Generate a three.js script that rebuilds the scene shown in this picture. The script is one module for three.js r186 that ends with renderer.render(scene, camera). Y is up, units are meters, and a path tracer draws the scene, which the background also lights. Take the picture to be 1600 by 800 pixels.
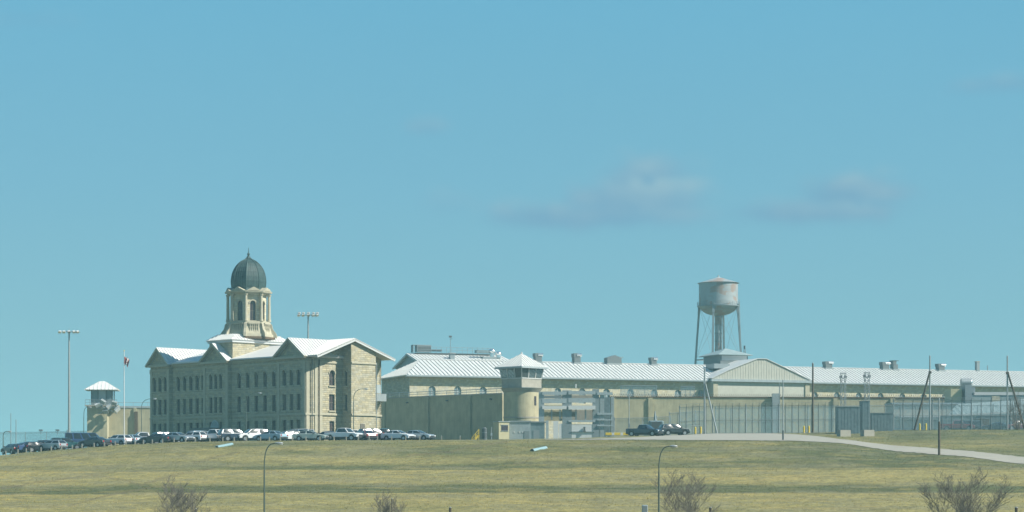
import * as THREE from 'three';
import { mergeGeometries } from 'three/addons/utils/BufferGeometryUtils.js';
import { RoundedBoxGeometry } from 'three/addons/geometries/RoundedBoxGeometry.js';

// ------------------------------------------------------------------ camera, sky, sun, exposure
const F = 3150;                       // focal length in pixels of a 1600 px wide picture
const HOR = 737;                      // eye level in that picture
const EYE = -4.3;                     // eye height below the prison plateau (y = 0)
const scene = new THREE.Scene();
const camera = new THREE.PerspectiveCamera(2 * Math.atan(400 / F) * 180 / Math.PI, 2, 1, 9000);
camera.position.set(0, EYE, 0);
camera.setViewOffset(1600, 800, 0, 400 - HOR, 1600, 800);   // lens shifted up, verticals stay upright

const renderer = new THREE.WebGLRenderer({ antialias: true });
renderer.setSize(1024, 512);
renderer.toneMapping = THREE.LinearToneMapping;
renderer.toneMappingExposure = 1.55;
renderer.shadowMap.enabled = true;

const AZ = 75 * Math.PI / 180, EL = 42 * Math.PI / 180;     // sun: high on the right, a little behind the viewer
const sunDir = new THREE.Vector3(Math.sin(AZ) * Math.cos(EL), Math.sin(EL), Math.cos(AZ) * Math.cos(EL));
const sun = new THREE.DirectionalLight(new THREE.Color(1, 0.95, 0.84), 5);
sun.position.copy(sunDir).multiplyScalar(600).add(new THREE.Vector3(0, 0, -330));
sun.target.position.set(0, 0, -330);
sun.castShadow = true;
sun.shadow.mapSize.set(4096, 4096);
Object.assign(sun.shadow.camera, { left: -260, right: 260, top: 220, bottom: -220, near: 10, far: 1400 });
scene.add(sun, sun.target);
scene.fog = new THREE.FogExp2(new THREE.Color(0.44, 0.88, 0.95), 0.00040);

// ------------------------------------------------------------------ noise
function rng(seed) { let a = seed >>> 0; return () => { a = (a + 0x6D2B79F5) | 0; let t = Math.imul(a ^ (a >>> 15), 1 | a); t = (t + Math.imul(t ^ (t >>> 7), 61 | t)) ^ t; return ((t ^ (t >>> 14)) >>> 0) / 4294967296; }; }
function hash(x, y, s = 0) { let h = Math.imul(x | 0, 374761393) ^ Math.imul(y | 0, 668265263) ^ Math.imul(s | 0, 2147483647 ^ 0x5bd1e995); h = Math.imul(h ^ (h >>> 13), 1274126177); return ((h ^ (h >>> 16)) >>> 0) / 4294967296; }
function vnoise(x, y, s = 0, period = 0) {
  const xi = Math.floor(x), yi = Math.floor(y), fx = x - xi, fy = y - yi, u = fx * fx * (3 - 2 * fx), v = fy * fy * (3 - 2 * fy);
  const w = (k) => period ? ((k % period) + period) % period : k;
  const a = hash(w(xi), w(yi), s), b = hash(w(xi + 1), w(yi), s), c = hash(w(xi), w(yi + 1), s), d = hash(w(xi + 1), w(yi + 1), s);
  return a + (b - a) * u + (c - a) * v + (a - b - c + d) * u * v;
}
function fbm(x, y, s = 0, oct = 4, period = 0) { let a = 0.5, r = 0, n = 0; for (let i = 0; i < oct; i++) { r += a * vnoise(x, y, s + i * 17, period); n += a; a *= 0.5; x *= 2; y *= 2; period *= 2; } return r / n; }
const lerp = (a, b, t) => a + (b - a) * t, clamp = (x, a, b) => Math.min(b, Math.max(a, x));
const sstep = (a, b, x) => { const t = clamp((x - a) / (b - a), 0, 1); return t * t * (3 - 2 * t); };
const lin = (c) => c <= 0.04045 ? c / 12.92 : Math.pow((c + 0.055) / 1.055, 2.4);

// ------------------------------------------------------------------ sky: clear air with a few faint clouds, computed
{
  const W = 2048, Hh = 1024, data = new Float32Array(W * Hh * 4);
  const stops = [[-90, [0.20, 0.27, 0.24]], [-3, [0.24, 0.40, 0.44]], [0, [0.265, 0.475, 0.575]], [4, [0.215, 0.440, 0.565]], [8, [0.180, 0.418, 0.590]], [14, [0.138, 0.395, 0.605]], [35, [0.062, 0.19, 0.37]], [90, [0.035, 0.115, 0.26]]];
  // clouds in view: azimuth right of the view axis and elevation (deg), half sizes, strength, lit top
  const pxAz = (x) => Math.atan((x - 800) / F) * 180 / Math.PI, pyEl = (y) => Math.atan((HOR - y) / F) * 180 / Math.PI;
  const clouds = [[915, 338, 270, 34, 1], [985, 312, 165, 44, 1], [1015, 278, 95, 50, 0.9], [1270, 336, 220, 32, 1], [1330, 308, 135, 44, 1], [670, 198, 45, 16, 0.5], [1570, 150, 125, 20, 0.6], [700, 318, 60, 34, 0.25], [50, 52, 110, 22, 0.2]];
  for (let j = 0; j < Hh; j++) {
    const el = ((j + 0.5) / Hh - 0.5) * 180;
    let k = 0; while (k < stops.length - 2 && el > stops[k + 1][0]) k++;
    const t = clamp((el - stops[k][0]) / (stops[k + 1][0] - stops[k][0]), 0, 1);
    const base = [0, 1, 2].map((c) => lerp(stops[k][1][c], stops[k + 1][1][c], t));
    for (let i = 0; i < W; i++) {
      const th = ((i + 0.5) / W - 0.5) * 2 * Math.PI;              // direction x = cos, z = sin
      const az = Math.atan2(Math.cos(th), -Math.sin(th)) * 180 / Math.PI;   // 0 = along -z, + to the right
      const vr = 1 + 0.035 * (fbm(az / 14 + 60, el / 5 + 9, 13, 4) - 0.5); let c = base.map((v) => v * vr);
      if (el > 3 && el < 14 && Math.abs(az) < 20) {
        const ppx = 800 + F * Math.tan(az * Math.PI / 180), ppy = HOR - F * Math.tan(el * Math.PI / 180);
        let dens = 0, top = 0;
        for (const [cx, cy, rx, ry, s] of clouds) {
          const n = fbm(ppx / 46 + cx, ppy / 26, 5, 4) - 0.5, dx = (ppx - cx) / rx, dy = (ppy - cy) / ry * (ppy > cy ? 1.35 : 1);
          const q = 1 - Math.sqrt(dx * dx + dy * dy) + n * 0.9;
          const dd = sstep(0.0, 0.75, q) * s; if (dd > dens) { dens = dd; top = clamp(-dy * 0.8 + dx * 0.1 + n * 1.6, -0.3, 1); }
        }
        const cl = [0.196 + 0.095 * top, 0.366 + 0.085 * top, 0.53 + 0.04 * top];
        c = c.map((v, m) => lerp(v, cl[m], dens * 0.95));
      } else if (el > 6) {
        const n = fbm(az / 9 + 40, el / 3.2, 9, 4), a = sstep(0.62, 0.78, n) * 0.35 * sstep(6, 12, el) * (1 - sstep(40, 70, el));
        c = c.map((v, m) => lerp(v, [0.30, 0.42, 0.54][m], a));
      }
      const o = (j * W + i) * 4; data[o] = c[0] * 0.70; data[o + 1] = c[1] * 0.71; data[o + 2] = c[2] * 0.67; data[o + 3] = 1;
    }
  }
  const sky = new THREE.DataTexture(data, W, Hh, THREE.RGBAFormat, THREE.FloatType);
  sky.mapping = THREE.EquirectangularReflectionMapping; sky.magFilter = sky.minFilter = THREE.LinearFilter; sky.wrapS = THREE.RepeatWrapping; sky.needsUpdate = true;
  scene.background = sky; scene.environment = sky;
}

// ------------------------------------------------------------------ textures and materials
function dataTex(n, metres, fn, srgb = true) {                     // fn(u, v) with u, v in metres; repeats every «metres»
  const d = new Uint8Array(n * n * 4);
  for (let j = 0; j < n; j++) for (let i = 0; i < n; i++) {
    const c = fn((i + 0.5) / n * metres, (j + 0.5) / n * metres), o = (j * n + i) * 4;
    for (let k = 0; k < 3; k++) { const v = clamp(c[k], 0, 1); d[o + k] = 255 * (srgb ? (v <= 0.0031308 ? 12.92 * v : 1.055 * Math.pow(v, 1 / 2.4) - 0.055) : v); }
    d[o + 3] = 255;
  }
  const t = new THREE.DataTexture(d, n, n); t.wrapS = t.wrapT = THREE.RepeatWrapping; t.magFilter = THREE.LinearFilter; t.minFilter = THREE.LinearFilter;
  if (srgb) t.colorSpace = THREE.SRGBColorSpace; t.repeat.set(1 / metres, 1 / metres); t.needsUpdate = true; return t;
}
function stoneCell(u, v, M, course, seed) {                          // which block, and how deep in the joint
  const rows = Math.round(M / course), r = Math.floor(v / course) % rows, fv = v / course - Math.floor(v / course);
  const nb = 8 + Math.floor(hash(r, 3, seed) * 4); let x = ((u / M + hash(r, 5, seed)) % 1) * nb; const b = Math.floor(x), wob = 0.25 * (hash(r, b, seed + 1) - 0.5);
  let fu = x - b; let id = b; if (fu < 0.12 + wob) { id = (b - 1 + nb) % nb; }
  const je = Math.min(fv, 1 - fv) * course, jx = Math.abs(fu - 0.12 - wob) * M / nb;
  return [hash(r, id, seed + 2), Math.min(je, jx), hash(r, id, seed + 7)];
}
const M1 = 6.4;
const stoneTex = (base, seed, contrast = 1) => dataTex(512, M1, (u, v) => {
  const [t, j, t2] = stoneCell(u, v, M1, 0.32, seed), n = fbm(u * 2.5, v * 2.5, seed, 4, 16), big = fbm(u / M1 * 4, v / M1 * 4, seed + 4, 3, 4);
  let k = 1 + contrast * ((t - 0.5) * 0.34 + (n - 0.5) * 0.3 + (big - 0.5) * 0.25); if (j < 0.025) k *= 0.72;
  return [base[0] * k * (1 + 0.08 * (t2 - 0.5)), base[1] * k, base[2] * k * (1 - 0.2 * (t2 - 0.5))];
});
const stoneBump = dataTex(512, M1, (u, v) => { const [t, j] = stoneCell(u, v, M1, 0.32, 11); const h = clamp(j / 0.05, 0, 1) * (0.55 + 0.3 * t) + 0.2 * fbm(u * 5, v * 5, 3, 3, 32); return [h, h, h]; }, false);
const mottled = (base, M, scale, amp, seed, streak = 0) => dataTex(256, M, (u, v) => {
  const per = Math.round(scale * 4), n = fbm(u / M * per, v / M * per, seed, 5, per), s = streak ? vnoise(u / M * 48, v / M * 3, seed + 9, 48) - 0.5 : 0, k = 1 + amp * (n - 0.5) * 2 + streak * s; return base.map((b) => b * k);
});
const std = (o) => new THREE.MeshStandardMaterial({ roughness: 0.85, ...o });
const phys = (o) => new THREE.MeshPhysicalMaterial(o);
const C = (r, g, b) => new THREE.Color().setRGB(r, g, b);
const MAT = {
  stone: std({ map: stoneTex([0.396, 0.361, 0.258], 11), bumpMap: stoneBump, bumpScale: 0.04, roughness: 0.95 }),
  stoneTrim: std({ map: mottled([0.404, 0.378, 0.284], 3, 2, 0.15, 21), roughness: 0.9 }),
  stonePale: std({ map: stoneTex([0.52, 0.48, 0.36], 37, 0.7), roughness: 0.95 }),
  wallTan: std({ map: mottled([0.405, 0.37, 0.245], 8, 2, 0.2, 23, 0.18), roughness: 0.95 }),
  concrete: std({ map: mottled([0.336, 0.32, 0.272], 3, 2, 0.15, 25), roughness: 0.9 }),
  roofWhite: std({ map: mottled([0.624, 0.624, 0.608], 6, 2, 0.07, 31, 0.08), roughness: 0.5, metalness: 0.0 }),
  roofGalv: std({ map: mottled([0.576, 0.584, 0.568], 6, 2, 0.1, 33, 0.12), roughness: 0.5 }),
  roofGrey: std({ map: mottled([0.25, 0.32, 0.33], 6, 2, 0.15, 34, 0.12), roughness: 0.6 }),
  fascia: std({ color: C(0.528, 0.544, 0.544), roughness: 0.6 }),
  soffit: std({ color: C(0.36, 0.37, 0.36), roughness: 0.8 }),
  cladTan: std({ map: mottled([0.46, 0.46, 0.40], 4, 2, 0.08, 41, 0.1), roughness: 0.7 }),
  copper: std({ map: mottled([0.032, 0.066, 0.066], 3, 2, 0.35, 43, 0.4), roughness: 0.6 }),
  glass: std({ color: C(0.06, 0.045, 0.052), roughness: 0.12 }),
  glassPale: std({ color: C(0.20, 0.26, 0.28), roughness: 0.25 }),
  glassBlind: std({ color: C(0.13, 0.115, 0.10), roughness: 0.3 }),
  glassDim: std({ color: C(0.03, 0.03, 0.04), roughness: 0.1 }),
  frame: std({ color: C(0.128, 0.112, 0.088), roughness: 0.7 }),
  frameWhite: std({ color: C(0.528, 0.544, 0.528), roughness: 0.6 }),
  galv: std({ map: mottled([0.336, 0.368, 0.376], 2, 2, 0.15, 45), roughness: 0.45, metalness: 0.4 }),
  steelGrey: std({ color: C(0.224, 0.264, 0.28), roughness: 0.55, metalness: 0.2 }),
  shiny: std({ color: C(0.8, 0.82, 0.82), roughness: 0.22, metalness: 0.9 }),
  darkSteel: std({ color: C(0.07, 0.085, 0.09), roughness: 0.6 }),
  poleBrown: std({ map: mottled([0.09, 0.07, 0.05], 2, 2, 0.3, 47), roughness: 0.9 }),
  lampPole: std({ color: C(0.09, 0.12, 0.105), roughness: 0.55, metalness: 0.2 }),
  rust: std({ map: mottled([0.104, 0.068, 0.04], 1, 3, 0.4, 49), roughness: 0.95 }),
  white: std({ color: C(0.592, 0.608, 0.608), roughness: 0.5 }),
  panelBlue: std({ map: mottled([0.32, 0.376, 0.4], 4, 2, 0.1, 51, 0.1), roughness: 0.6 }),
  darkBlue: std({ map: mottled([0.14, 0.195, 0.215], 3, 2, 0.25, 53, 0.15), roughness: 0.6 }),
  cream: std({ map: mottled([0.464, 0.424, 0.264], 3, 2, 0.08, 55), roughness: 0.7 }),
  yellow: std({ color: C(0.68, 0.50, 0.045), roughness: 0.55 }),
  tyre: std({ color: C(0.018, 0.018, 0.02), roughness: 0.9 }),
  rim: std({ color: C(0.4, 0.416, 0.424), roughness: 0.3, metalness: 0.7 }),
  carGlass: phys({ color: C(0.02, 0.025, 0.03), roughness: 0.18, metalness: 0, clearcoat: 1, clearcoatRoughness: 0.16 }),
  headlight: phys({ color: C(0.7, 0.72, 0.74), roughness: 0.12, clearcoat: 1, clearcoatRoughness: 0.05 }),
  taillight: phys({ color: C(0.38, 0.02, 0.02), roughness: 0.2, clearcoat: 1 }),
  plastic: std({ color: C(0.03, 0.033, 0.036), roughness: 0.6 }),
  bark: std({ map: mottled([0.17, 0.15, 0.13], 1, 2, 0.25, 57), roughness: 0.95 }),
  ventGrey: std({ color: C(0.136, 0.16, 0.168), roughness: 0.55 }),
  twig: std({ color: C(0.15, 0.137, 0.12), roughness: 0.95 }),
  road: std({ map: mottled([0.288, 0.276, 0.236], 12, 3, 0.12, 59), roughness: 0.95 }),
  asphalt: std({ map: mottled([0.068, 0.068, 0.068], 9, 3, 0.2, 61), roughness: 0.95 }),
  pipe: std({ map: mottled([0.25, 0.39, 0.43], 2, 2, 0.12, 63), roughness: 0.45, metalness: 0.15 }),
  red: std({ color: C(0.384, 0.024, 0.024), roughness: 0.8, side: THREE.DoubleSide }),
  cloth: std({ color: C(0.6, 0.6, 0.6), roughness: 0.8, side: THREE.DoubleSide }),
};
{ // weathered silver paint of the water tank: rust blooms with their own outline
  MAT.tank = std({ map: dataTex(512, 32, (u, v) => {
    const n = fbm(u / 32 * 12, v / 32 * 12, 71, 5, 12), st = fbm(u / 32 * 40, v / 32 * 6, 75, 3, 6), r = sstep(0.56, 0.64, fbm(u / 32 * 14, v / 32 * 14, 73, 5, 14)), k = 0.75 + 0.5 * n;
    const p = [0.29 * k, 0.325 * k, 0.34 * k], q = [0.30, 0.17, 0.11]; return p.map((a, i) => lerp(a, q[i], r * (0.4 + 0.5 * st)));
  }), roughness: 0.55 });
}
{ // chain link: one diamond of wire per 6 cm is far below a pixel; a coarser weave with the same cover
  const n = 64, d = new Uint8Array(n * n * 4);
  for (let j = 0; j < n; j++) for (let i = 0; i < n; i++) { const a = (i + j) % 16, b = (i - j + 64) % 16, on = a < 3 || b < 3 ? 255 : 0, o = (j * n + i) * 4; d[o] = d[o + 1] = d[o + 2] = on; d[o + 3] = 255; }
  const t = new THREE.DataTexture(d, n, n); t.wrapS = t.wrapT = THREE.RepeatWrapping; t.magFilter = t.minFilter = THREE.LinearFilter; t.repeat.set(1 / 0.4, 1 / 0.4); t.needsUpdate = true;
  MAT.chain = std({ color: C(0.22, 0.33, 0.37), alphaMap: t, transparent: true, side: THREE.DoubleSide, roughness: 0.6 });
}

// ------------------------------------------------------------------ geometry helpers
class RB extends RoundedBoxGeometry { constructor(w, h, d) { super(w, h, d, 2, Math.min(w, h, d) * 0.12); } }
const T = new THREE.Matrix4();
const flat = (g) => { const r = g.index ? g.toNonIndexed() : g; for (const k of Object.keys(r.attributes)) if (k !== 'position' && k !== 'normal') r.deleteAttribute(k); return r; };
function box(x0, x1, y0, y1, z0, z1) { return flat(new THREE.BoxGeometry(Math.abs(x1 - x0), Math.abs(y1 - y0), Math.abs(z1 - z0)).translate((x0 + x1) / 2, (y0 + y1) / 2, (z0 + z1) / 2)); }
function cyl(x, y0, y1, z, r0, r1 = r0, seg = 12, open = false) { return flat(new THREE.CylinderGeometry(r1, r0, y1 - y0, seg, 1, open).translate(x, (y0 + y1) / 2, z)); }
function rod(a, b, r0, r1 = r0, seg = 6) {                            // tapered bar between two points
  const A = new THREE.Vector3(...a), B = new THREE.Vector3(...b), d = B.clone().sub(A), L = d.length();
  const g = new THREE.CylinderGeometry(r1, r0, L, seg, 1).translate(0, L / 2, 0);
  return flat(g.applyQuaternion(new THREE.Quaternion().setFromUnitVectors(new THREE.Vector3(0, 1, 0), d.normalize())).translate(A.x, A.y, A.z));
}
function beam(a, b, w, h) {                                          // square bar between two points, w across, h in the vertical plane
  const A = new THREE.Vector3(...a), B = new THREE.Vector3(...b), d = B.clone().sub(A), L = d.length(); d.normalize();
  const up = Math.abs(d.y) > 0.99 ? new THREE.Vector3(1, 0, 0) : new THREE.Vector3(0, 1, 0), s = new THREE.Vector3().crossVectors(d, up).normalize(), u = new THREE.Vector3().crossVectors(s, d);
  return flat(new THREE.BoxGeometry(L, h, w).translate(L / 2, 0, 0).applyMatrix4(new THREE.Matrix4().makeBasis(d, u, s).setPosition(A)));
}
function tube(pts, r, seg = 6, n = 16) { return flat(new THREE.TubeGeometry(new THREE.CatmullRomCurve3(pts.map((p) => new THREE.Vector3(...p))), n, r, seg)); }
function soup(tris) {                                               // triangles given as points
  const g = new THREE.BufferGeometry(); g.setAttribute('position', new THREE.Float32BufferAttribute(tris.flat(2), 3)); g.computeVertexNormals(); return g;
}
const quad = (a, b, c, d) => [[a, b, c], [a, c, d]];
function hull8(b, t) {                                               // solid from bottom ring b and top ring t (same count, counter-clockwise seen from above)
  const tr = [], n = b.length; for (let i = 0; i < n; i++) { const j = (i + 1) % n; tr.push(...quad(b[i], b[j], t[j], t[i])); }
  for (let i = 1; i < n - 1; i++) { tr.push([t[0], t[i], t[i + 1]]); tr.push([b[0], b[i + 1], b[i]]); } return soup(tr);
}
function prism(poly, z0, z1, holes = []) {                            // polygon in XY pushed from z0 to z1
  const s = new THREE.Shape(poly.map((p) => new THREE.Vector2(...p))); for (const h of holes) s.holes.push(new THREE.Path(h.map((p) => new THREE.Vector2(...p))));
  return flat(new THREE.ExtrudeGeometry(s, { depth: z1 - z0, bevelEnabled: false }).translate(0, 0, z0));
}
const turned = (g, ry, x = 0, y = 0, z = 0) => g.rotateY(ry).translate(x, y, z);
const arch = (x, y0, y1, w, rect) => { const h = w / 2; if (rect) return [[x - h, y0], [x + h, y0], [x + h, y1], [x - h, y1]]; const p = [[x - h, y0], [x + h, y0]]; for (let i = 0; i <= 8; i++) { const a = Math.PI * i / 8; p.push([x + h * Math.cos(a), y1 - h + h * Math.sin(a)]); } return p; };
const band = (x, y1, w, t) => { const p = [], r = w / 2, c = y1 - r; for (let i = 0; i <= 8; i++) { const a = Math.PI * i / 8; p.push([x + (r + t) * Math.cos(a), c + (r + t) * Math.sin(a)]); } for (let i = 8; i >= 0; i--) { const a = Math.PI * i / 8; p.push([x + r * Math.cos(a), c + r * Math.sin(a)]); } return p; };
function boxUV(g) {
  const p = g.attributes.position, nn = g.attributes.normal, uv = new Float32Array(p.count * 2);
  for (let i = 0; i < p.count; i++) {
    const x = p.getX(i), y = p.getY(i), z = p.getZ(i), a = Math.abs(nn.getX(i)), b = Math.abs(nn.getY(i)), c = Math.abs(nn.getZ(i));
    if (b > a && b > c) { uv[2 * i] = x; uv[2 * i + 1] = z; } else if (a > c) { uv[2 * i] = z; uv[2 * i + 1] = y; } else { uv[2 * i] = x; uv[2 * i + 1] = y; }
  }
  g.setAttribute('uv', new THREE.BufferAttribute(uv, 2)); return g;
}
const used = new Map();
function numbered(n) { const k = used.get(n) ?? 0; used.set(n, k + 1); return k ? `${n}_${String(k).padStart(3, '0')}` : n; }
function part(name, geos, mat, parent, extra) {
  const list = Array.isArray(geos) ? geos : [geos];
  const g = boxUV(list.length > 1 ? mergeGeometries(list.map(flat)) : flat(list[0]));
  const m = new THREE.Mesh(g, mat); m.name = parent === scene ? numbered(name) : name; m.castShadow = m.receiveShadow = true;
  if (extra) Object.assign(m.userData, extra); parent.add(m); return m;
}
const again = (m, parent, x = 0, y = 0, z = 0, ry = 0) => { const c = m.clone(); c.position.set(x, y, z); c.rotation.y = ry; parent.add(c); return c; };   // an alike part elsewhere
const each = (name, list, mat, parent) => list.map((g) => part(name, g, mat, parent));
function thing(name, label, category, [x, y, z], turn = 0, group) {
  const o = new THREE.Group(); o.name = numbered(name); o.position.set(x, y, z); o.rotation.y = turn; o.userData = { label, category }; if (group) o.userData.group = group; scene.add(o); return o;
}
function copyOf(src, label, [x, y, z], turn = 0) { const c = src.clone(); c.name = numbered(src.name.replace(/_\d{3}$/, '')); c.userData = { ...src.userData, label }; c.position.set(x, y, z); c.rotation.y = turn; scene.add(c); return c; }
const X = (px, d) => (px - 800) * d / F;                              // where a sight line meets a distance
const Y = (py, d) => EYE + (HOR - py) * d / F;

// roof plane: eave from A to B, top edge from D to C; slab plus standing seams
function roofPlane(A, B, Cc, D, th, seam, slabs, ribs, ribH = 0.09) {
  const a = new THREE.Vector3(...A), b = new THREE.Vector3(...B), c = new THREE.Vector3(...Cc), d = new THREE.Vector3(...D);
  const e = b.clone().sub(a), L = e.length(); e.normalize();
  const nrm = new THREE.Vector3().crossVectors(e, d.clone().sub(a).lengthSq() > 1e-6 ? d.clone().sub(a) : c.clone().sub(a)).normalize(); if (nrm.y < 0) nrm.negate();
  const up = new THREE.Vector3().crossVectors(nrm, e); if (up.y < 0) up.negate();
  const low = (v) => v.clone().addScaledVector(nrm, -th), P = (v) => v.toArray();
  const top = [a, b, c, d], bot = top.map(low), tr = [];
  tr.push(...quad(...top.map(P))); tr.push(...quad(...[bot[3], bot[2], bot[1], bot[0]].map(P)));
  for (let i = 0; i < 4; i++) { const j = (i + 1) % 4; if (top[i].distanceTo(top[j]) > 1e-3) tr.push(...quad(P(top[i]), P(bot[i]), P(bot[j]), P(top[j]))); }
  slabs.push(soup(tr));
  if (!seam) return;
  const rel = (v) => [v.clone().sub(a).dot(e), v.clone().sub(a).dot(up)], [sd, td] = rel(d), [sc, tc] = rel(c);
  for (let s = seam * 0.5; s < L; s += seam) {
    const t = s < sd ? td * s / sd : s > sc ? tc * (L - s) / (L - sc) : lerp(td, tc, sc > sd ? (s - sd) / (sc - sd) : 0);
    if (t < 0.4) continue;
    const p = a.clone().addScaledVector(e, s).addScaledVector(nrm, ribH / 2), q = p.clone().addScaledVector(up, t);
    ribs.push(beam(P(p), P(q), Math.max(0.07, ribH * 0.55), ribH));
  }
}

// ------------------------------------------------------------------ terrain
function pchip(xs, ys) {
  const n = xs.length, h = [], dl = [], m = new Array(n).fill(0);
  for (let i = 0; i < n - 1; i++) { h[i] = xs[i + 1] - xs[i]; dl[i] = (ys[i + 1] - ys[i]) / h[i]; }
  m[0] = dl[0]; m[n - 1] = dl[n - 2];
  for (let i = 1; i < n - 1; i++) m[i] = dl[i - 1] * dl[i] <= 0 ? 0 : 3 * (h[i - 1] + h[i]) / ((2 * h[i] + h[i - 1]) / dl[i - 1] + (h[i] + 2 * h[i - 1]) / dl[i]);
  return (x) => { if (x <= xs[0]) return ys[0]; if (x >= xs[n - 1]) return ys[n - 1]; let i = 0; while (x > xs[i + 1]) i++; const t = (x - xs[i]) / h[i], t2 = t * t, t3 = t2 * t; return (2 * t3 - 3 * t2 + 1) * ys[i] + (t3 - 2 * t2 + t) * h[i] * m[i] + (-2 * t3 + 3 * t2) * ys[i + 1] + (t3 - t2) * h[i] * m[i + 1]; };
}
const NEAR = [[0, EYE - 1.7], [40, EYE - 3.5], [90, EYE - 6], [140, EYE - 6.6], [163, EYE - 4.8]];
function column(list, flatY, farY = -7) {                              // hillside profile along one bearing: [distance, picture height]
  const pts = [...NEAR, ...list.map(([d, py]) => [d, Y(py, d)])];
  pts.push([Math.max(300, list[list.length - 1][0] + 25), flatY], [520, flatY], [1000, farY], [4000, farY]);
  return pchip(pts.map((p) => p[0]), pts.map((p) => p[1]));
}
const edgeCol = (edge, l1 = 735, l2 = 771) => column([[176, 800], [198, l2], [228, l1], [262, edge + 2.6], [275, edge]], Y(edge, 275));
const COLS = [
  [-2600, edgeCol(722)], [-300, edgeCol(722, 741, 774)], [0, edgeCol(711.5, 738, 773)], [50, edgeCol(706.5, 738, 773)], [100, edgeCol(702.5, 737, 773)], [150, edgeCol(698.5, 737, 772)], [200, edgeCol(694.5, 736, 771)], [300, edgeCol(690.5, 735, 771)], [400, edgeCol(689, 735, 770)], [600, edgeCol(688, 735, 770)], [720, edgeCol(687.3, 734, 770)],
  [850, column([[176, 800], [198, 771], [228, 732], [262, 690], [272, 687], [300, 686]], 0.6)],
  [1000, column([[176, 800], [198, 771], [228, 731], [260, 690], [268, 687.2], [285, 684], [305, 681.5]], 1.1)],
  [1120, column([[176, 800], [198, 771], [228, 731], [260, 690.5], [268, 687.6], [300, 680.5], [320, 677.5]], 1.7)],
  [1230, column([[176, 800], [198, 771], [228, 731], [258, 693], [266, 688.5], [300, 680], [320, 677]], 1.9)],
  [1300, column([[176, 800], [198, 772], [228, 730.5], [255, 697], [262, 692], [276, 686.5], [300, 680], [320, 676]], 2.1)],
  [1400, column([[176, 800], [198, 772], [228, 732], [246, 711.5], [252, 704.5], [262, 697.5], [275, 690], [300, 678], [320, 672.5]], 2.3)],
  [1500, column([[176, 800], [198, 772], [226, 733], [240, 716.5], [245, 712.3], [255, 704.5], [272, 692], [300, 676.5], [318, 671.5]], 2.3)],
  [1600, column([[176, 800], [198, 772], [222, 738], [231, 727.5], [236, 724.6], [247, 714.4], [268, 694], [300, 676.5], [318, 671.5]], 2.3)],
  [1900, column([[176, 800], [198, 772], [207, 758], [214, 748.5], [219, 746], [229, 736], [262, 700], [300, 677], [318, 672]], 2.3)],
  [4200, column([[176, 800], [198, 772], [225, 740], [262, 705], [300, 677], [318, 672]], 2.3)],
];
function ground(x, z, rough = true) {
  const th = Math.atan2(x, -z), a = Math.abs(th) < 0.85 ? th : Math.sign(th) * 0.85, px = 800 + F * Math.tan(a), d = Math.abs(th) < 0.85 ? -z : Math.hypot(x, z) * Math.cos(0.85);
  let i = 0; while (i < COLS.length - 2 && px > COLS[i + 1][0]) i++;
  const t = clamp((px - COLS[i][0]) / (COLS[i + 1][0] - COLS[i][0]), 0, 1), s = t * t * (3 - 2 * t);
  let y = lerp(COLS[i][1](d), COLS[i + 1][1](d), s);
  if (rough && d > 150 && d < 268) { const rd = roadAt(px), w = sstep(150, 170, d) * (1 - sstep(258, 268, d)) * (rd ? sstep(0, 2.5, Math.max(rd[0] - d, d - rd[1])) : 1); y += w * ((fbm(x / 7, d / 3.2, 81, 4) - 0.5) * 0.26 + (fbm(x / 1.6, d / 1.1, 82, 2) - 0.5) * 0.03); }
  return y;
}
const onRay = (px, d) => { const x = X(px, d); return [x, ground(x, -d), -d]; };
// road across the hillside: nearer and farther edge by bearing
const ROAD = [[850, 268.6, 270.5], [930, 268.2, 276], [1010, 267, 290], [1050, 266.5, 303], [1120, 266, 312], [1200, 265, 312], [1240, 265, 305], [1275, 263.5, 292], [1310, 261.5, 277], [1350, 257, 269], [1400, 251, 263], [1460, 247.5, 258.5], [1500, 244, 255.5], [1600, 235, 247], [1750, 227, 238.5], [1900, 218, 230]];
const roadAt = (px) => { if (px < ROAD[0][0] || px > ROAD[ROAD.length - 1][0]) return null; let i = 0; while (px > ROAD[i + 1][0]) i++; const t = (px - ROAD[i][0]) / (ROAD[i + 1][0] - ROAD[i][0]); return [lerp(ROAD[i][1], ROAD[i + 1][1], t), lerp(ROAD[i][2], ROAD[i + 1][2], t)]; };
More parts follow.
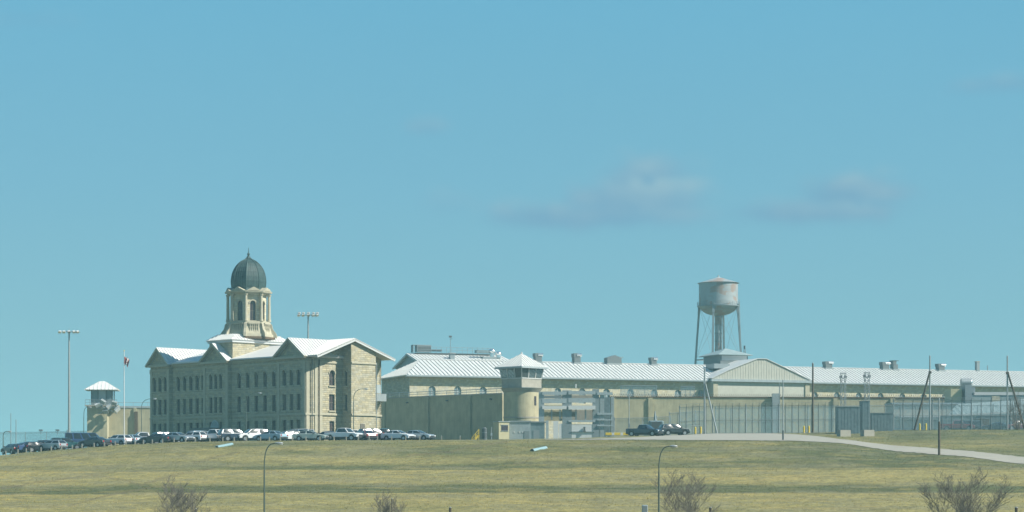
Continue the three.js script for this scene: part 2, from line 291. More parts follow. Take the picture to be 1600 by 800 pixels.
// worn tracks and gullies over the slope, in picture coordinates of the hillside points they cross
const TRACKS = [[[0, 763], [90, 750], [150, 742], [222, 757], [300, 737]], [[222, 758], [268, 742], [330, 733]], [[305, 722], [340, 714], [372, 706]], [[30, 722], [90, 713], [130, 706]], [[640, 712], [700, 706], [745, 697], [790, 690]], [[806, 724], [840, 716]], [[110, 790], [160, 776], [230, 762]]];
function hillColour(px, py, x, d) {
  const n1 = fbm(x / 9, d / 5, 91, 4), n2 = fbm(x / 2.2, d / 1.1, 92, 3), n3 = fbm(x / 26, d / 11, 93, 3), n4 = vnoise(x / 0.7, d / 0.5, 94);
  let dry = [0.268, 0.232, 0.080], green = [0.074, 0.086, 0.023], ochre = [0.33, 0.255, 0.08], grey = [0.19, 0.18, 0.10];
  let g = sstep(0.46, 0.70, n1 * 0.62 + n2 * 0.38) * 0.32;
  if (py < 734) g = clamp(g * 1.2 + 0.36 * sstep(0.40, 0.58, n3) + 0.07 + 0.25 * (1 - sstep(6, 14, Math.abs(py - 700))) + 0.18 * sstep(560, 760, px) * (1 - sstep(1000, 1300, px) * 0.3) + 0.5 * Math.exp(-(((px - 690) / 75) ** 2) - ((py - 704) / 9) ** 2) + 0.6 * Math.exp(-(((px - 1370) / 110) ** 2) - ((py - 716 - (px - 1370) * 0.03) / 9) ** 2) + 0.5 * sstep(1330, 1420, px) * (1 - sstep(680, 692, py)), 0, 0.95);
  const wob = (fbm(x / 5, 1, 95, 3) - 0.5) * 5, wob2 = (fbm(x / 3, 7, 96, 3) - 0.5) * 4;
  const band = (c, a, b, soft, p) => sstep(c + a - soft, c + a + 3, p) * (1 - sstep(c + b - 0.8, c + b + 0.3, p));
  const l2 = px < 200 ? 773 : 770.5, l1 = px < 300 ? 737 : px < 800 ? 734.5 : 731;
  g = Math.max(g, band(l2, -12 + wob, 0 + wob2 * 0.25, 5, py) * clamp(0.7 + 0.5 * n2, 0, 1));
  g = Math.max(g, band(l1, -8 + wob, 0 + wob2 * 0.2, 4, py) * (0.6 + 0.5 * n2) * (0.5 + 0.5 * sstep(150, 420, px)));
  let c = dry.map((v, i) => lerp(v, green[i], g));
  const o = band(l2, -0.2, 2.2, 0.6, py) + band(l1, -0.2, 2.4, 0.6, py); c = c.map((v, i) => lerp(v, ochre[i], clamp(o, 0, 1) * 0.9 * n2 * 1.3));
  c = c.map((v, i) => lerp(v, ochre[i], 0.35 * sstep(0.55, 0.72, fbm(x / 4, d / 2, 97, 3))));
  c = c.map((v, i) => lerp(v, grey[i], 0.45 * sstep(0.5, 0.66, fbm(x / 6, d / 3, 98, 4))));
  let tr = 0; for (const t of TRACKS) for (let i = 0; i < t.length - 1; i++) { const [ax, ay] = t[i], [bx, by] = t[i + 1]; if (px < Math.min(ax, bx) - 4 || px > Math.max(ax, bx) + 4) continue; const u = clamp((px - ax) / (bx - ax), 0, 1), cy = lerp(ay, by, u) + (fbm(px / 11, i, 99, 2) - 0.5) * 3; tr = Math.max(tr, 1 - sstep(0.6, 2.2, Math.abs(py - cy))); }
  c = c.map((v, i) => lerp(v, [0.135, 0.105, 0.05][i], tr * 0.5 * (0.4 + n2)));
  return c.map((v) => v * (0.74 + 0.52 * n4) * (0.86 + 0.28 * n2));
}
{
  const cols = [], TWO = Math.PI * 2, add = (px) => cols.push(Math.atan((px - 800) / F));
  for (let px = -2100; px < -60; px += 60) add(px); for (let px = -60; px <= 1660; px += 2.6) add(px); for (let px = 1720; px < 3800; px += 60) add(px);
  const a0 = cols[0], a1 = cols[cols.length - 1]; for (let k = 1; k <= 40; k++) cols.push(a1 + (TWO - a1 + a0) * k / 40);
  const rows = [2, 25, 60, 100, 140, 152, 162]; for (let d = 168; d < 290; d += 0.62) rows.push(d); for (let d = 292; d < 340; d += 4) rows.push(d); rows.push(360, 400, 450, 520, 620, 760, 1000, 1500, 2300, 3400);
  const pos = [], col = [], uv = [], idx = [], nc = cols.length;
  for (const d of rows) for (const th of cols) {
    const front = Math.abs(th) < 0.6, r = front ? d / Math.cos(th) : d / Math.cos(0.6), x = r * Math.sin(th), z = -r * Math.cos(th), y = ground(x, z);
    pos.push(x, y, z); uv.push(x, z);
    const px = 800 + F * x / -z, py = HOR - F * (y - EYE) / -z;
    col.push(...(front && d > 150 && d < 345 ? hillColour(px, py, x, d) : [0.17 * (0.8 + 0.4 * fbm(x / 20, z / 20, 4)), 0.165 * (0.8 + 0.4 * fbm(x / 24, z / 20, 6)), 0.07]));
  }
  for (let j = 0; j < rows.length - 1; j++) for (let i = 0; i < nc - 1; i++) { const a = j * nc + i, b = a + 1, c = a + nc, e = c + 1; idx.push(a, b, e, a, e, c); }
  const g = new THREE.BufferGeometry(); g.setAttribute('position', new THREE.Float32BufferAttribute(pos, 3)); g.setAttribute('color', new THREE.Float32BufferAttribute(col, 3)); g.setAttribute('uv', new THREE.Float32BufferAttribute(uv, 2)); g.setIndex(idx); g.computeVertexNormals();
  const m = new THREE.Mesh(g, std({ vertexColors: true, map: mottled([0.8, 0.8, 0.8], 6, 7, 0.55, 65), roughness: 1 })); m.name = 'ground'; m.receiveShadow = true; m.castShadow = true; m.userData = { kind: 'structure' }; scene.add(m);
}
function sheet(name, mat, px0, px1, step, dAt, n, lift) {               // a paved strip following the ground
  const pos = [], uv = [], idx = []; let k = 0;
  for (let px = px0; px <= px1; px += step, k++) { const [d0, d1] = dAt(px); for (let j = 0; j <= n; j++) { const d = lerp(d0, d1, j / n) + (j === 0 || j === n ? (fbm(px / 7, j, 101, 4) - 0.5) * 1.6 : 0), x = X(px, d); pos.push(x, ground(x, -d, false) + lift, -d); uv.push(x, -d); } }
  for (let i = 0; i < k - 1; i++) for (let j = 0; j < n; j++) { const a = i * (n + 1) + j, b = a + 1, c = a + n + 1; idx.push(a, c, c + 1, a, c + 1, b); }
  const g = new THREE.BufferGeometry(); g.setAttribute('position', new THREE.Float32BufferAttribute(pos, 3)); g.setAttribute('uv', new THREE.Float32BufferAttribute(uv, 2)); g.setIndex(idx); g.computeVertexNormals();
  const m = new THREE.Mesh(g, mat); m.name = name; m.receiveShadow = true; m.userData = { kind: 'structure' }; scene.add(m); return m;
}
sheet('road', MAT.road, 852, 1896, 4, roadAt, 10, 0.05);
sheet('car_park', MAT.asphalt, 14, 706, 8, () => [274.5, 318], 6, 0.03);

// grass tufts standing on the slope: nobody could count them
{
  const tr = []; for (let k = 0; k < 5; k++) { const a = k * 2.3, l = 0.10 + 0.05 * (k % 3), c = Math.cos(a), s = Math.sin(a), h = 0.16 + 0.05 * (k % 2); tr.push([[-0.03 * s + 0.04 * c, 0, 0.03 * c + 0.04 * s], [0.03 * s + 0.04 * c, 0, -0.03 * c + 0.04 * s], [c * l, h, s * l]]); }
  const N = 60000, m = new THREE.InstancedMesh(soup(tr), std({ color: C(1, 1, 1), roughness: 1, side: THREE.DoubleSide }), N), R = rng(7), q = new THREE.Quaternion(), up = new THREE.Vector3(0, 1, 0), cc = new THREE.Color(); let i = 0;
  while (i < N) {
    const px = -20 + 1640 * R(), d = 172 + (px > 1290 ? 146 : 99) * R(), rd = roadAt(px); if (rd && d > rd[0] - 0.6 && d < rd[1] + 0.4) continue;
    const x = X(px, d); 
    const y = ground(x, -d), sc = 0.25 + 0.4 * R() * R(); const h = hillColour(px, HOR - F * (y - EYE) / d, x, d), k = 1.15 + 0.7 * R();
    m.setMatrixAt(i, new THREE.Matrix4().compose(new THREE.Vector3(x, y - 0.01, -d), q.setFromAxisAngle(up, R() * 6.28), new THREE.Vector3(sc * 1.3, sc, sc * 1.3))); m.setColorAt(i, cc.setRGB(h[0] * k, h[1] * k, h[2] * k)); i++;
  }
  m.name = 'grass'; m.castShadow = m.receiveShadow = true; m.userData = { kind: 'stuff', label: 'dry yellow green grass covering the terraced slope', category: 'grass' }; scene.add(m);
}

// ================================================================== main stone building with the cupola
{
  const b = thing('stone_building', 'large pale stone building with white roofs and central domed cupola', 'building', [X(483, 320), 0, -320], -Math.PI / 4);
  const EA = 14.1, DEP = 15.2, xL = -42.4;
  // window of a wall plane: pane, with frame and sill as its sub-parts; made once per size, then repeated
  const makers = {}, GR = rng(17), panes = [MAT.glass, MAT.glass, MAT.glassDim, MAT.glassBlind];
  function win(key, w, h, rect, x, y0, z, turn = 0, mat = MAT.glass) {
    if (!makers[key]) {
      makers[key] = (par) => { const p = part('window', prism(arch(0, 0, h, w, rect), -0.04, 0), mat, par);
        const fr = [box(-0.035, 0.035, 0, h - 0.1, 0, 0.06), box(-w / 2, w / 2, h * 0.48, h * 0.48 + 0.07, 0.003, 0.063), box(-w / 2, -w / 2 + 0.08, 0, h - (rect ? 0 : w / 2), 0.002, 0.065), box(w / 2 - 0.08, w / 2, 0, h - (rect ? 0 : w / 2), 0.002, 0.065)];
        part('frame', fr, MAT.frame, p); part('sill', box(-w / 2 - 0.12, w / 2 + 0.12, -0.2, 0, 0.0, 0.46), MAT.stoneTrim, p);
        if (!rect) part('hood', prism(band(0, h, w, 0.17), 0.36, 0.42), MAT.stoneTrim, p);
        return p; };
      const p = makers[key](b); p.position.set(x, y0, z); p.rotation.y = turn; makers[key + '#'] = p; return p;
    }
    const c = makers[key + '#'].clone(); c.material = panes[Math.floor(GR() * 4)]; c.position.set(x, y0, z); c.rotation.y = turn; b.add(c); return c;
  }
  const up = [9.5, 12.0], mid = [5.5, 8.1], low = [1.9, 4.0], T0 = 0.35;
  function bay(x0, x1, z, xs, w = 0.95, ww = 0.95) {                    // a length of the front with three rows of windows
    const holes = []; for (const x of xs) holes.push(arch(x, up[0], up[1], w), arch(x, mid[0], mid[1], w, true), arch(x, low[0], low[1], ww, true));
    const g = [prism([[x0, -3], [x1, -3], [x1, EA], [x0, EA]], z - T0, z, holes)]; if (z > 0.1) g.push(box(x0, x0 + 0.35, -3, EA, -0.3, z - T0), box(x1 - 0.35, x1, -3, EA, -0.3, z - T0));
    part('wall', g, MAT.stone, b);
    const k = `${w}`; for (const x of xs) { win('u' + k, w, up[1] - up[0], false, x, up[0], z - 0.28); win('m' + k, w, mid[1] - mid[0], true, x, mid[0], z - 0.28); win('l' + k, ww, low[1] - low[0], true, x, low[0], z - 0.28); }
    each('string_course', [box(x0 - 0.02, x1 + 0.02, 4.72, 5.02, z + 0.002, z + 0.2), box(x0 - 0.01, x1 + 0.01, 8.9, 9.15, z + 0.002, z + 0.12)], MAT.stoneTrim, b);
    part('cornice', [box(x0 - 0.02, x1 + 0.02, 13.05, 13.3, z + 0.002, z + 0.16), box(x0 - 0.02, x1 + 0.02, 13.7, EA - 0.002, z + 0.002, z + 0.36)], MAT.stoneTrim, b);
    part('plinth', box(x0 - 0.02, x1 + 0.02, -3, 1.1, z + 0.001, z + 0.22), MAT.stoneTrim, b);
  }
  const P = 0.7;
  bay(xL, -36.8, P, [-41.2, -39.6, -38.0]);
  bay(-36.8, -27.1, 0, [-35.2, -33.4, -31.6, -29.8, -28.1]);
  bay(-27.1, -20.2, P, [-25.0, -23.65, -22.3], 0.85, 0.85);
  bay(-20.2, -7.2, 0, [-18.2, -15.9, -13.6, -11.3, -9.0]);
  bay(-7.2, 0, P, [-5.4, -3.6, -1.8]);
  for (const [x0, x1] of [[xL, -36.8], [-27.1, -20.2], [-7.2, 0]]) for (const x of [x0 + 0.35, x1 - 0.35]) part('pilaster', [box(x - 0.3, x + 0.3, 1.1, 13.05, P, P + 0.11), box(x - 0.38, x + 0.38, 12.6, 13.04, P, P + 0.17)], MAT.stoneTrim, b);
  // entrance in the middle bay
  const door = part('door', prism(arch(-23.65, 0, 4.3, 2.2), P + 0.14, P + 0.22), MAT.panelBlue, b); part('fanlight', prism(arch(-23.65, 3.0, 4.1, 1.8), P + 0.22, P + 0.26), MAT.glassPale, door);
  part('porch_roof', [box(-27.2, -21.5, 2.35, 2.95, P + 0.3, P + 2.6)], MAT.darkSteel, b); for (const x of [-27.0, -21.7]) part('porch_post', box(x - 0.1, x + 0.1, 0, 2.35, P + 2.3, P + 2.5), MAT.darkSteel, b);
  // end wall on the sun side with its projecting middle
  const pz0 = -6.8, pz1 = -12.0, q = 2.3;
  const side = (poly, x, holes) => prism(poly.map(([z, y]) => [-z, y]), -T0, 0, holes.map((h) => h.map(([z, y]) => [-z, y]))).rotateY(Math.PI / 2).translate(x, 0, 0);
  const hz = [arch(-4.7, up[0], up[1], 1.15), arch(-4.7, mid[0], mid[1], 1.15, true), arch(-4.7, 1.9, 3.8, 1.0, true)];
  part('wall', [side([[P - 0.002, -3], [-DEP, -3], [-DEP, EA], [P - 0.002, EA]], 0, hz)], MAT.stone, b);
  for (const [k, y0, y1, r, w] of [['eu', up[0], up[1], false, 1.15], ['em', mid[0], mid[1], true, 1.15], ['el', 1.9, 3.8, true, 1.0]]) win(k, w, y1 - y0, r, -0.28, y0, -4.7, Math.PI / 2);
  const peakZ = -7.2, peakY = 17.1, roofAt = (z) => z > peakZ ? lerp(EA + 0.05, peakY, (0.6 - z) / (0.6 - peakZ)) : lerp(EA + 0.05, peakY, (z + DEP + 0.6) / (peakZ + DEP + 0.6));
  part('projecting_wall', [side([[pz0, -3], [pz1, -3], [pz1, roofAt(pz1) - 0.32], [peakZ, peakY - 0.34], [pz0, roofAt(pz0) - 0.34]], q, []), box(T0 * 0 + 0.001, q - T0, -3, roofAt(pz1) - 0.33, pz1, pz1 + 0.4)], MAT.stone, b);
  part('projecting_wall', prism([[0.001, -3], [q - T0, -3], [q - T0, 15.9], [0.001, 15.9]], pz0 - 0.4, pz0, [arch(1.0, up[0], up[1], 0.6), arch(1.0, mid[0], mid[1], 0.6, true)]), MAT.stone, b);
  win('su', 0.6, up[1] - up[0], false, 1.0, up[0], pz0 - 0.25); win('sm', 0.6, mid[1] - mid[0], true, 1.0, mid[0], pz0 - 0.25);
  part('side_door', [box(q + 0.002, q + 0.08, 0.4, 3.4, -9.6, -8.7)], MAT.frame, b);
  each('string_course', [box(q + 0.001, q + 0.2, 4.72, 5.02, pz1, pz0), box(0.001, 0.2, 4.72, 5.02, pz0 + 0.002, P + 0.19), box(0.001, 0.2, 4.72, 5.02, -DEP, pz1 - 0.01), box(q + 0.001, q + 0.16, 13.05, 13.3, pz1, pz0), box(0.001, 0.16, 13.05, 13.3, pz0 + 0.002, P + 0.15)], MAT.stoneTrim, b);
  for (const z of [P - 0.35, -1.4, -2.3]) part('pilaster', box(0.001, 0.13, -3, 13.0, z - 0.33, z + 0.3), MAT.stoneTrim, b);
  part('downpipe', cyl(0.22, 0, 13.6, -0.45, 0.07), MAT.darkSteel, b); part('downpipe', cyl(0.24, 0, 13.6, -1.86, 0.11), MAT.poleBrown, b); part('downpipe', cyl(q + 0.1, 0.5, 13.4, pz1 - 0.1, 0.07), MAT.galv, b);
  part('balcony', [box(0.01, 1.3, 7.2, 7.45, -DEP, pz1 - 0.1), box(1.2, 1.28, 7.45, 8.4, -DEP, pz1 - 0.1)], MAT.galv, b);
  part('cooling_unit', box(0.05, 0.9, 8.5, 9.9, -14.3, -13.1), MAT.panelBlue, b);
  part('back_wall', [box(xL, 0, -3, EA, -DEP, -DEP + 0.4), box(xL, xL + 0.4, -3, EA, -DEP + 0.4, P - 0.4)], MAT.stone, b);
  // roofs
  const slabs = [], ribs = [], th = 0.22, o = 0.6, RY = 16.9;
  roofPlane([-36.4, EA + 0.24, o], [-7.4, EA + 0.24, o], [-7.4, RY, -8], [-36.4, RY, -8], th, 0, slabs, ribs);
  roofPlane([-7.4, EA + 0.24, -DEP - o], [-36.4, EA + 0.24, -DEP - o], [-36.4, RY - 0.01, -8], [-7.4, RY - 0.01, -8], th, 0, slabs, ribs);
  for (const [x0, x1, z1, seam] of [[xL, -36.8, -DEP - o, 0.62], [-27.1, -20.2, -3, 0], [-7.2, 0, -8, 0.62]]) {
    const xm = (x0 + x1) / 2, yp = EA + 3.0, zf = P + 0.75;
    roofPlane([x0 - 0.55, EA - 0.02, z1], [x0 - 0.55, EA - 0.02, zf], [xm, yp, zf], [xm, yp, z1], th, seam, slabs, ribs);
    roofPlane([x1 + 0.55, EA - 0.02, zf], [x1 + 0.55, EA - 0.02, z1], [xm, yp, z1], [xm, yp, zf], th, seam, slabs, ribs);
    part('pediment', prism([[x0 + 0.1, EA], [x1 - 0.1, EA], [xm, yp - 0.35]], P - 0.4, P - 0.05), MAT.stone, b);
    part('gable_trim', [beam([x0 - 0.5, EA + 0.02 - 0.26, P + 0.5], [xm, yp - 0.24, P + 0.5], 0.55, 0.34), beam([xm, yp - 0.242, P + 0.5], [x1 + 0.5, EA - 0.242, P + 0.5], 0.55, 0.34), box(x0 - 0.4, x1 + 0.4, EA - 0.38, EA - 0.03, P + 0.37, P + 0.62)], MAT.stoneTrim, b);
  }
  const xf = q + 0.5;
  roofPlane([xf, EA + 0.05, o], [-3.6, EA + 0.05, o], [-3.6, peakY, peakZ], [xf, peakY, peakZ], th, 0.62, slabs, ribs);
  roofPlane([-3.6, EA + 0.05, -DEP - o], [xf, EA + 0.05, -DEP - o], [xf, peakY, peakZ], [-3.6, peakY, peakZ], th, 0.62, slabs, ribs);
  part('roof', slabs, MAT.roofWhite, b); part('roof_seam', ribs, MAT.roofWhite, b, { kind: 'stuff' });
  part('gable_trim', [beam([xf - 0.12, EA - 0.2, o], [xf - 0.12, peakY - 0.26, peakZ], 0.24, 0.42), beam([xf - 0.12, peakY - 0.262, peakZ], [xf - 0.12, EA - 0.2, -DEP - o], 0.24, 0.42)], MAT.fascia, b);
  part('pediment', side([[0.5, EA], [-DEP + 0.1, EA], [-DEP + 0.1, EA + 0.2], [peakZ, peakY - 0.3], [0.5, EA + 0.12]], 0, []), MAT.stone, b);
  part('ridge_cap', [box(-20, -4, RY - 0.04, RY + 0.1, -8.15, -7.85), box(-36, -26.6, RY - 0.04, RY + 0.1, -8.15, -7.85)], MAT.fascia, b);
  part('gutter', [box(-36.2, -27.7, EA + 0.0, EA + 0.2, o + 0.01, o + 0.2), box(-19.6, -7.8, EA + 0.0, EA + 0.2, o + 0.01, o + 0.2)], MAT.fascia, b);
  // attic block carrying the cupola
  const ax0 = -26.4, ax1 = -20.0, az0 = -0.05, az1 = -11.6, AY = 17.7;
  const att = part('attic', [box(ax0, ax1, EA, AY - 0.5, az1, az0)], MAT.stone, b); part('cornice', box(ax0 - 0.25, ax1 + 0.25, AY - 0.5, AY - 0.1, az1 - 0.25, az0 + 0.25), MAT.fascia, att);
  const s2 = [], r2 = [], ix = 0.9; const A = [ax0 - 0.45, AY - 0.05, az0 + 0.45], B = [ax1 + 0.45, AY - 0.05, az0 + 0.45], Cq = [ax1 + 0.45, AY - 0.05, az1 - 0.45], D = [ax0 - 0.45, AY - 0.05, az1 - 0.45];
  const a2 = [ax0 + ix, AY + 0.95, az0 - ix], b2 = [ax1 - ix, AY + 0.95, az0 - ix], c2 = [ax1 - ix, AY + 0.95, az1 + ix], d2 = [ax0 + ix, AY + 0.95, az1 + ix];
  roofPlane(A, B, b2, a2, 0.15, 0.6, s2, r2); roofPlane(B, Cq, c2, b2, 0.15, 0.6, s2, r2); roofPlane(Cq, D, d2, c2, 0.15, 0, s2, r2); roofPlane(D, A, a2, d2, 0.15, 0, s2, r2);
  s2.push(box(ax0 + ix, ax1 - ix, AY, AY + 0.93, az1 + ix, az0 - ix)); part('attic_roof', [...s2, ...r2], MAT.roofWhite, b);
  // cupola: eight-sided, one corner toward the viewer
  const cx = -23.2, cz = -5.8, oct = (r, y, ph = Math.PI / 4) => Array.from({ length: 8 }, (_, i) => { const t = -i * Math.PI / 4 + ph; return [cx + r * Math.cos(t), y, cz + r * Math.sin(t)]; });
  const c0 = AY + 0.6, CR = 3.05, wY0 = 21.05, wY1 = 24.4, cor = 25.55;
  part('cupola_base', [hull8(oct(4.35, c0), oct(4.3, c0 + 0.5)), hull8(oct(4.1, c0 + 0.5), oct(3.55, c0 + 2.3)), hull8(oct(3.75, c0 + 2.3), oct(3.72, c0 + 2.65))], MAT.stoneTrim, b);
  part('cupola_kerb', hull8(oct(4.5, c0 - 0.35), oct(4.5, c0 + 0.02)), MAT.rust, b);
  for (let i = 0; i < 8; i++) {
    const t = -i * Math.PI / 4 + Math.PI / 8, ap = CR * Math.cos(Math.PI / 8), hw = CR * Math.sin(Math.PI / 8), rot = Math.PI / 2 - t, mx = cx + ap * Math.cos(t), mz = cz + ap * Math.sin(t);
    const put = (g) => turned(g, rot, mx, 0, mz);
    part('cupola_wall', put(prism([[-hw, c0 + 2.1], [hw, c0 + 2.1], [hw, cor], [-hw, cor]], -0.4, 0, [arch(0, wY0, wY1, 1.0)])), MAT.stonePale, b);
    const w = part('cupola_window', put(prism(arch(0, wY0, wY1, 1.0), -0.3, -0.24)), MAT.glass, b); part('frame', [put(box(-0.03, 0.03, wY0, wY1 - 0.03, -0.24, -0.18)), put(box(-0.5, 0.5, wY0 + 1.6, wY0 + 1.68, -0.238, -0.178))], MAT.frame, w); part('sill', put(box(-0.65, 0.65, wY0 - 0.2, wY0, 0.001, 0.14)), MAT.stoneTrim, w);
    part('cupola_hood', put(prism(band(0, wY1, 1.0, 0.2), 0.001, 0.1)), MAT.stoneTrim, b);
    part('cupola_pediment', [put(prism([[-1.25, cor + 0.45], [1.25, cor + 0.45], [0, cor + 1.1]], -0.4, 0.85)), put(prism([[-0.9, cor + 0.5], [0.9, cor + 0.5], [0, cor + 0.9]], 0.851, 0.89))], MAT.stoneTrim, b);
    part('balustrade', [put(box(-1.0, 1.0, c0 + 2.15, c0 + 2.35, 0.7, 0.92)), ...[-0.7, -0.35, 0, 0.35, 0.7].map((x) => put(cyl(x, c0 + 0.9, c0 + 2.15, 0.82, 0.09, 0.07, 6)))], MAT.stoneTrim, b, { kind: 'stuff' });
    const tc = t - Math.PI / 8, ccx = Math.cos(tc), ccz = Math.sin(tc), col = (r) => [cx + r * ccx, cz + r * ccz];
    const [p1x, p1z] = col(CR + 0.42); part('cupola_column', [cyl(p1x, c0 + 3.0, cor - 0.35, p1z, 0.28, 0.24, 10), cyl(p1x, c0 + 2.65, c0 + 3.0, p1z, 0.38, 0.34, 10), cyl(p1x, cor - 0.35, cor - 0.02, p1z, 0.28, 0.40, 10)], MAT.stoneTrim, b);
    const bt = [[3.5, 2.5], [3.95, 2.2], [4.15, 1.4], [4.7, 0.7], [4.85, 0], [3.5, 0]]; part('buttress', turned(prism(bt.map(([r, y]) => [r, y + c0]), -0.22, 0.22), -tc, cx, 0, cz), MAT.stoneTrim, b);
  }
  part('cupola_cornice', [hull8(oct(3.6, cor), oct(3.65, cor + 0.2)), hull8(oct(3.95, cor + 0.2), oct(4.05, cor + 0.45))], MAT.stoneTrim, b);
  part('dome_drum', hull8(oct(2.95, cor + 0.45), oct(2.85, cor + 1.0)), MAT.copper, b);
  const prof = [[2.72, 0.7], [2.88, 1.4], [2.95, 2.2], [2.88, 3.0], [2.68, 3.8], [2.32, 4.55], [1.82, 5.2], [1.2, 5.72], [0.55, 6.05], [0.32, 6.3]];
  for (let i = 0; i < 8; i++) {
    const t0 = -i * Math.PI / 4 + Math.PI / 4, t1 = t0 - Math.PI / 4, tr = [], pt = (r, y, t) => [cx + r * Math.cos(t), cor + y, cz + r * Math.sin(t)];
    for (let k = 0; k < prof.length - 1; k++) { const [r0, y0] = prof[k], [r1, y1] = prof[k + 1]; tr.push(...quad(pt(r0, y0, t0), pt(r0, y0, t1), pt(r1, y1, t1), pt(r1, y1, t0))); }
    const p = part('dome_panel', soup(tr), MAT.copper, b);
    part('dome_rib', tube(prof.map(([r, y]) => pt(r, y, t0)), 0.075, 5, 18), MAT.copper, p);
    part('seam', [1, 2, 3, 4].map((m) => { const f = m / 5; return tube(prof.map(([r, y]) => { const a = pt(r, y, t0), c = pt(r, y, t1); return a.map((v, z) => lerp(v, c[z], f) + (z === 1 ? 0.01 : 0)); }), 0.028, 4, 14); }), MAT.copper, p, { kind: 'stuff' });
  }
  part('finial', [cyl(cx, cor + 6.2, cor + 6.5, cz, 0.42, 0.3, 10), cyl(cx, cor + 6.5, cor + 6.8, cz, 0.16, 0.2, 8), flat(new THREE.SphereGeometry(0.24, 10, 8).translate(cx, cor + 6.9, cz)), cyl(cx, cor + 7.0, cor + 8.0, cz, 0.09, 0.03, 6)], MAT.copper, b);
}

// ================================================================== long cell block with white metal roof
const LB = { o: [X(640, 392), -392], t: Math.atan2(0.355, 0.935) };
const lb = (x, z) => { const c = Math.cos(LB.t), s = Math.sin(LB.t); return [LB.o[0] + c * x + s * z, LB.o[1] - s * x + c * z]; };
{
  const b = thing('cell_block', 'very long low stone cell block with white ribbed metal roof', 'building', [LB.o[0], 0, LB.o[1]], LB.t);
  const EA = 14.5, RY = 18.1, L = 158, W = 18, gx0 = 64.5, gx1 = 86.8, gp = 2.2;
  const winX = []; for (let x = 4.6; x < L - 2; x += 5.3) if (x < gx0 - 1 || x > gx1 + 1) winX.push(x);
  const wall = (x0, x1, z) => part('wall', prism([[x0, 0], [x1, 0], [x1, EA], [x0, EA]], z - 0.4, z, winX.filter((x) => x > x0 && x < x1).map((x) => arch(x, 9.4, 12.45, 1.5))), MAT.stonePale, b);
  wall(0, gx0, 0); wall(gx1, L, 0); part('wall', box(0, 0.4, 0, EA, -W, -0.4), MAT.stone, b); part('wall', box(0, L, 0, EA, -W - 0.4, -W), MAT.stone, b); part('wall', box(L - 0.4, L, 0, EA, -W, -0.4), MAT.stone, b);
  const w0 = part('window', prism(arch(0, 0, 3.05, 1.5), -0.04, 0), MAT.glassPale, b); part('frame', [box(-0.04, 0.04, 0, 3, 0, 0.05), box(-0.7, 0.7, 1.9, 1.98, 0.002, 0.052)], MAT.frameWhite, w0); w0.position.set(winX[0], 9.4, -0.25);  // reflected sky and haze are put into the pale pane colour
  for (const x of winX.slice(1)) again(w0, b, x, 9.4, -0.25);
  each('string_course', [box(0, gx0 - 0.01, 8.9, 9.15, 0.001, 0.15), box(gx1 + 0.01, L, 8.9, 9.15, 0.001, 0.15)], MAT.stoneTrim, b);
  const sl = [], ri = [], ov = 1.0, se = 0.85;
  roofPlane([-ov, EA, ov], [L + ov, EA, ov], [L - 5, RY, -W / 2], [5.3, RY, -W / 2], 0.25, se, sl, ri, 0.13);
  roofPlane([L + ov, EA, -W - ov], [-ov, EA, -W - ov], [5.3, RY - 0.01, -W / 2], [L - 5, RY - 0.01, -W / 2], 0.25, 0, sl, ri);
  roofPlane([-ov, EA, -W - ov], [-ov, EA, ov], [5.3, RY, -W / 2], [5.3, RY, -W / 2], 0.25, se, sl, ri, 0.13); roofPlane([L + ov, EA, ov], [L + ov, EA, -W - ov], [L - 5, RY, -W / 2], [L - 5, RY, -W / 2], 0.25, 0, sl, ri);
  part('roof', sl, MAT.roofGalv, b); part('roof_seam', ri, MAT.roofGalv, b, { kind: 'stuff' });
  part('soffit', [box(-ov + 0.1, gx0 - 0.4, EA - 0.42, EA - 0.27, 0.01, ov - 0.05), box(gx1 + 0.4, L, EA - 0.42, EA - 0.27, 0.01, ov - 0.05)], MAT.soffit, b);
  part('gutter', [box(-ov, gx0 - 0.5, EA - 0.3, EA - 0.02, ov, ov + 0.18), box(gx1 + 0.5, L + ov, EA - 0.3, EA - 0.02, ov, ov + 0.18)], MAT.panelBlue, b);
  part('ridge_cap', box(5.3, L - 5, RY - 0.02, RY + 0.14, -W / 2 - 0.25, -W / 2 + 0.25), MAT.fascia, b);
  // cross gable clad in ribbed sheet
  const gm = (gx0 + gx1) / 2 - 0.1, gy = 18.9, gs = [], gr = [];
  part('gable_wall', box(gx0, gx1, 0, EA - 0.3, 0.02, gp), MAT.cladTan, b);
  const gf = part('gable_front', prism([[gx0 - 0.3, EA + 0.2], [gx1 + 0.3, EA + 0.2], [gx1 - 4.8, EA + 2.3], [gm + 1.2, gy], [gm - 0.9, gy], [gx0 + 3.4, EA + 1.9]], gp - 0.2, gp), MAT.cladTan, b);
  const GP = [[gx0 - 0.3, EA + 0.2], [gx0 + 3.4, EA + 1.9], [gm - 0.9, gy], [gm + 1.2, gy], [gx1 - 4.8, EA + 2.3], [gx1 + 0.3, EA + 0.2]]; const gh = (x) => { let i = 0; while (i < 4 && x > GP[i + 1][0]) i++; return lerp(GP[i][1], GP[i + 1][1], clamp((x - GP[i][0]) / (GP[i + 1][0] - GP[i][0]), 0, 1)); };
  const cr = []; for (let x = gx0 + 0.3; x < gx1; x += 0.6) cr.push(box(x, x + 0.14, EA + 0.25, Math.max(EA + 0.4, gh(x) - 0.1), gp + 0.001, gp + 0.05)); part('cladding_rib', cr, MAT.cladTan, gf, { kind: 'stuff' });
  for (let i = 0; i < 5; i++) { const [xa, ya] = GP[i], [xb, yb] = GP[i + 1]; roofPlane([xa, ya + 0.2, gp + 0.2], [xa, ya + 0.2, -W / 2 + 1], [xb, yb + 0.2, -W / 2 + 1], [xb, yb + 0.2, gp + 0.2], 0.12, 0, gs, gr); }
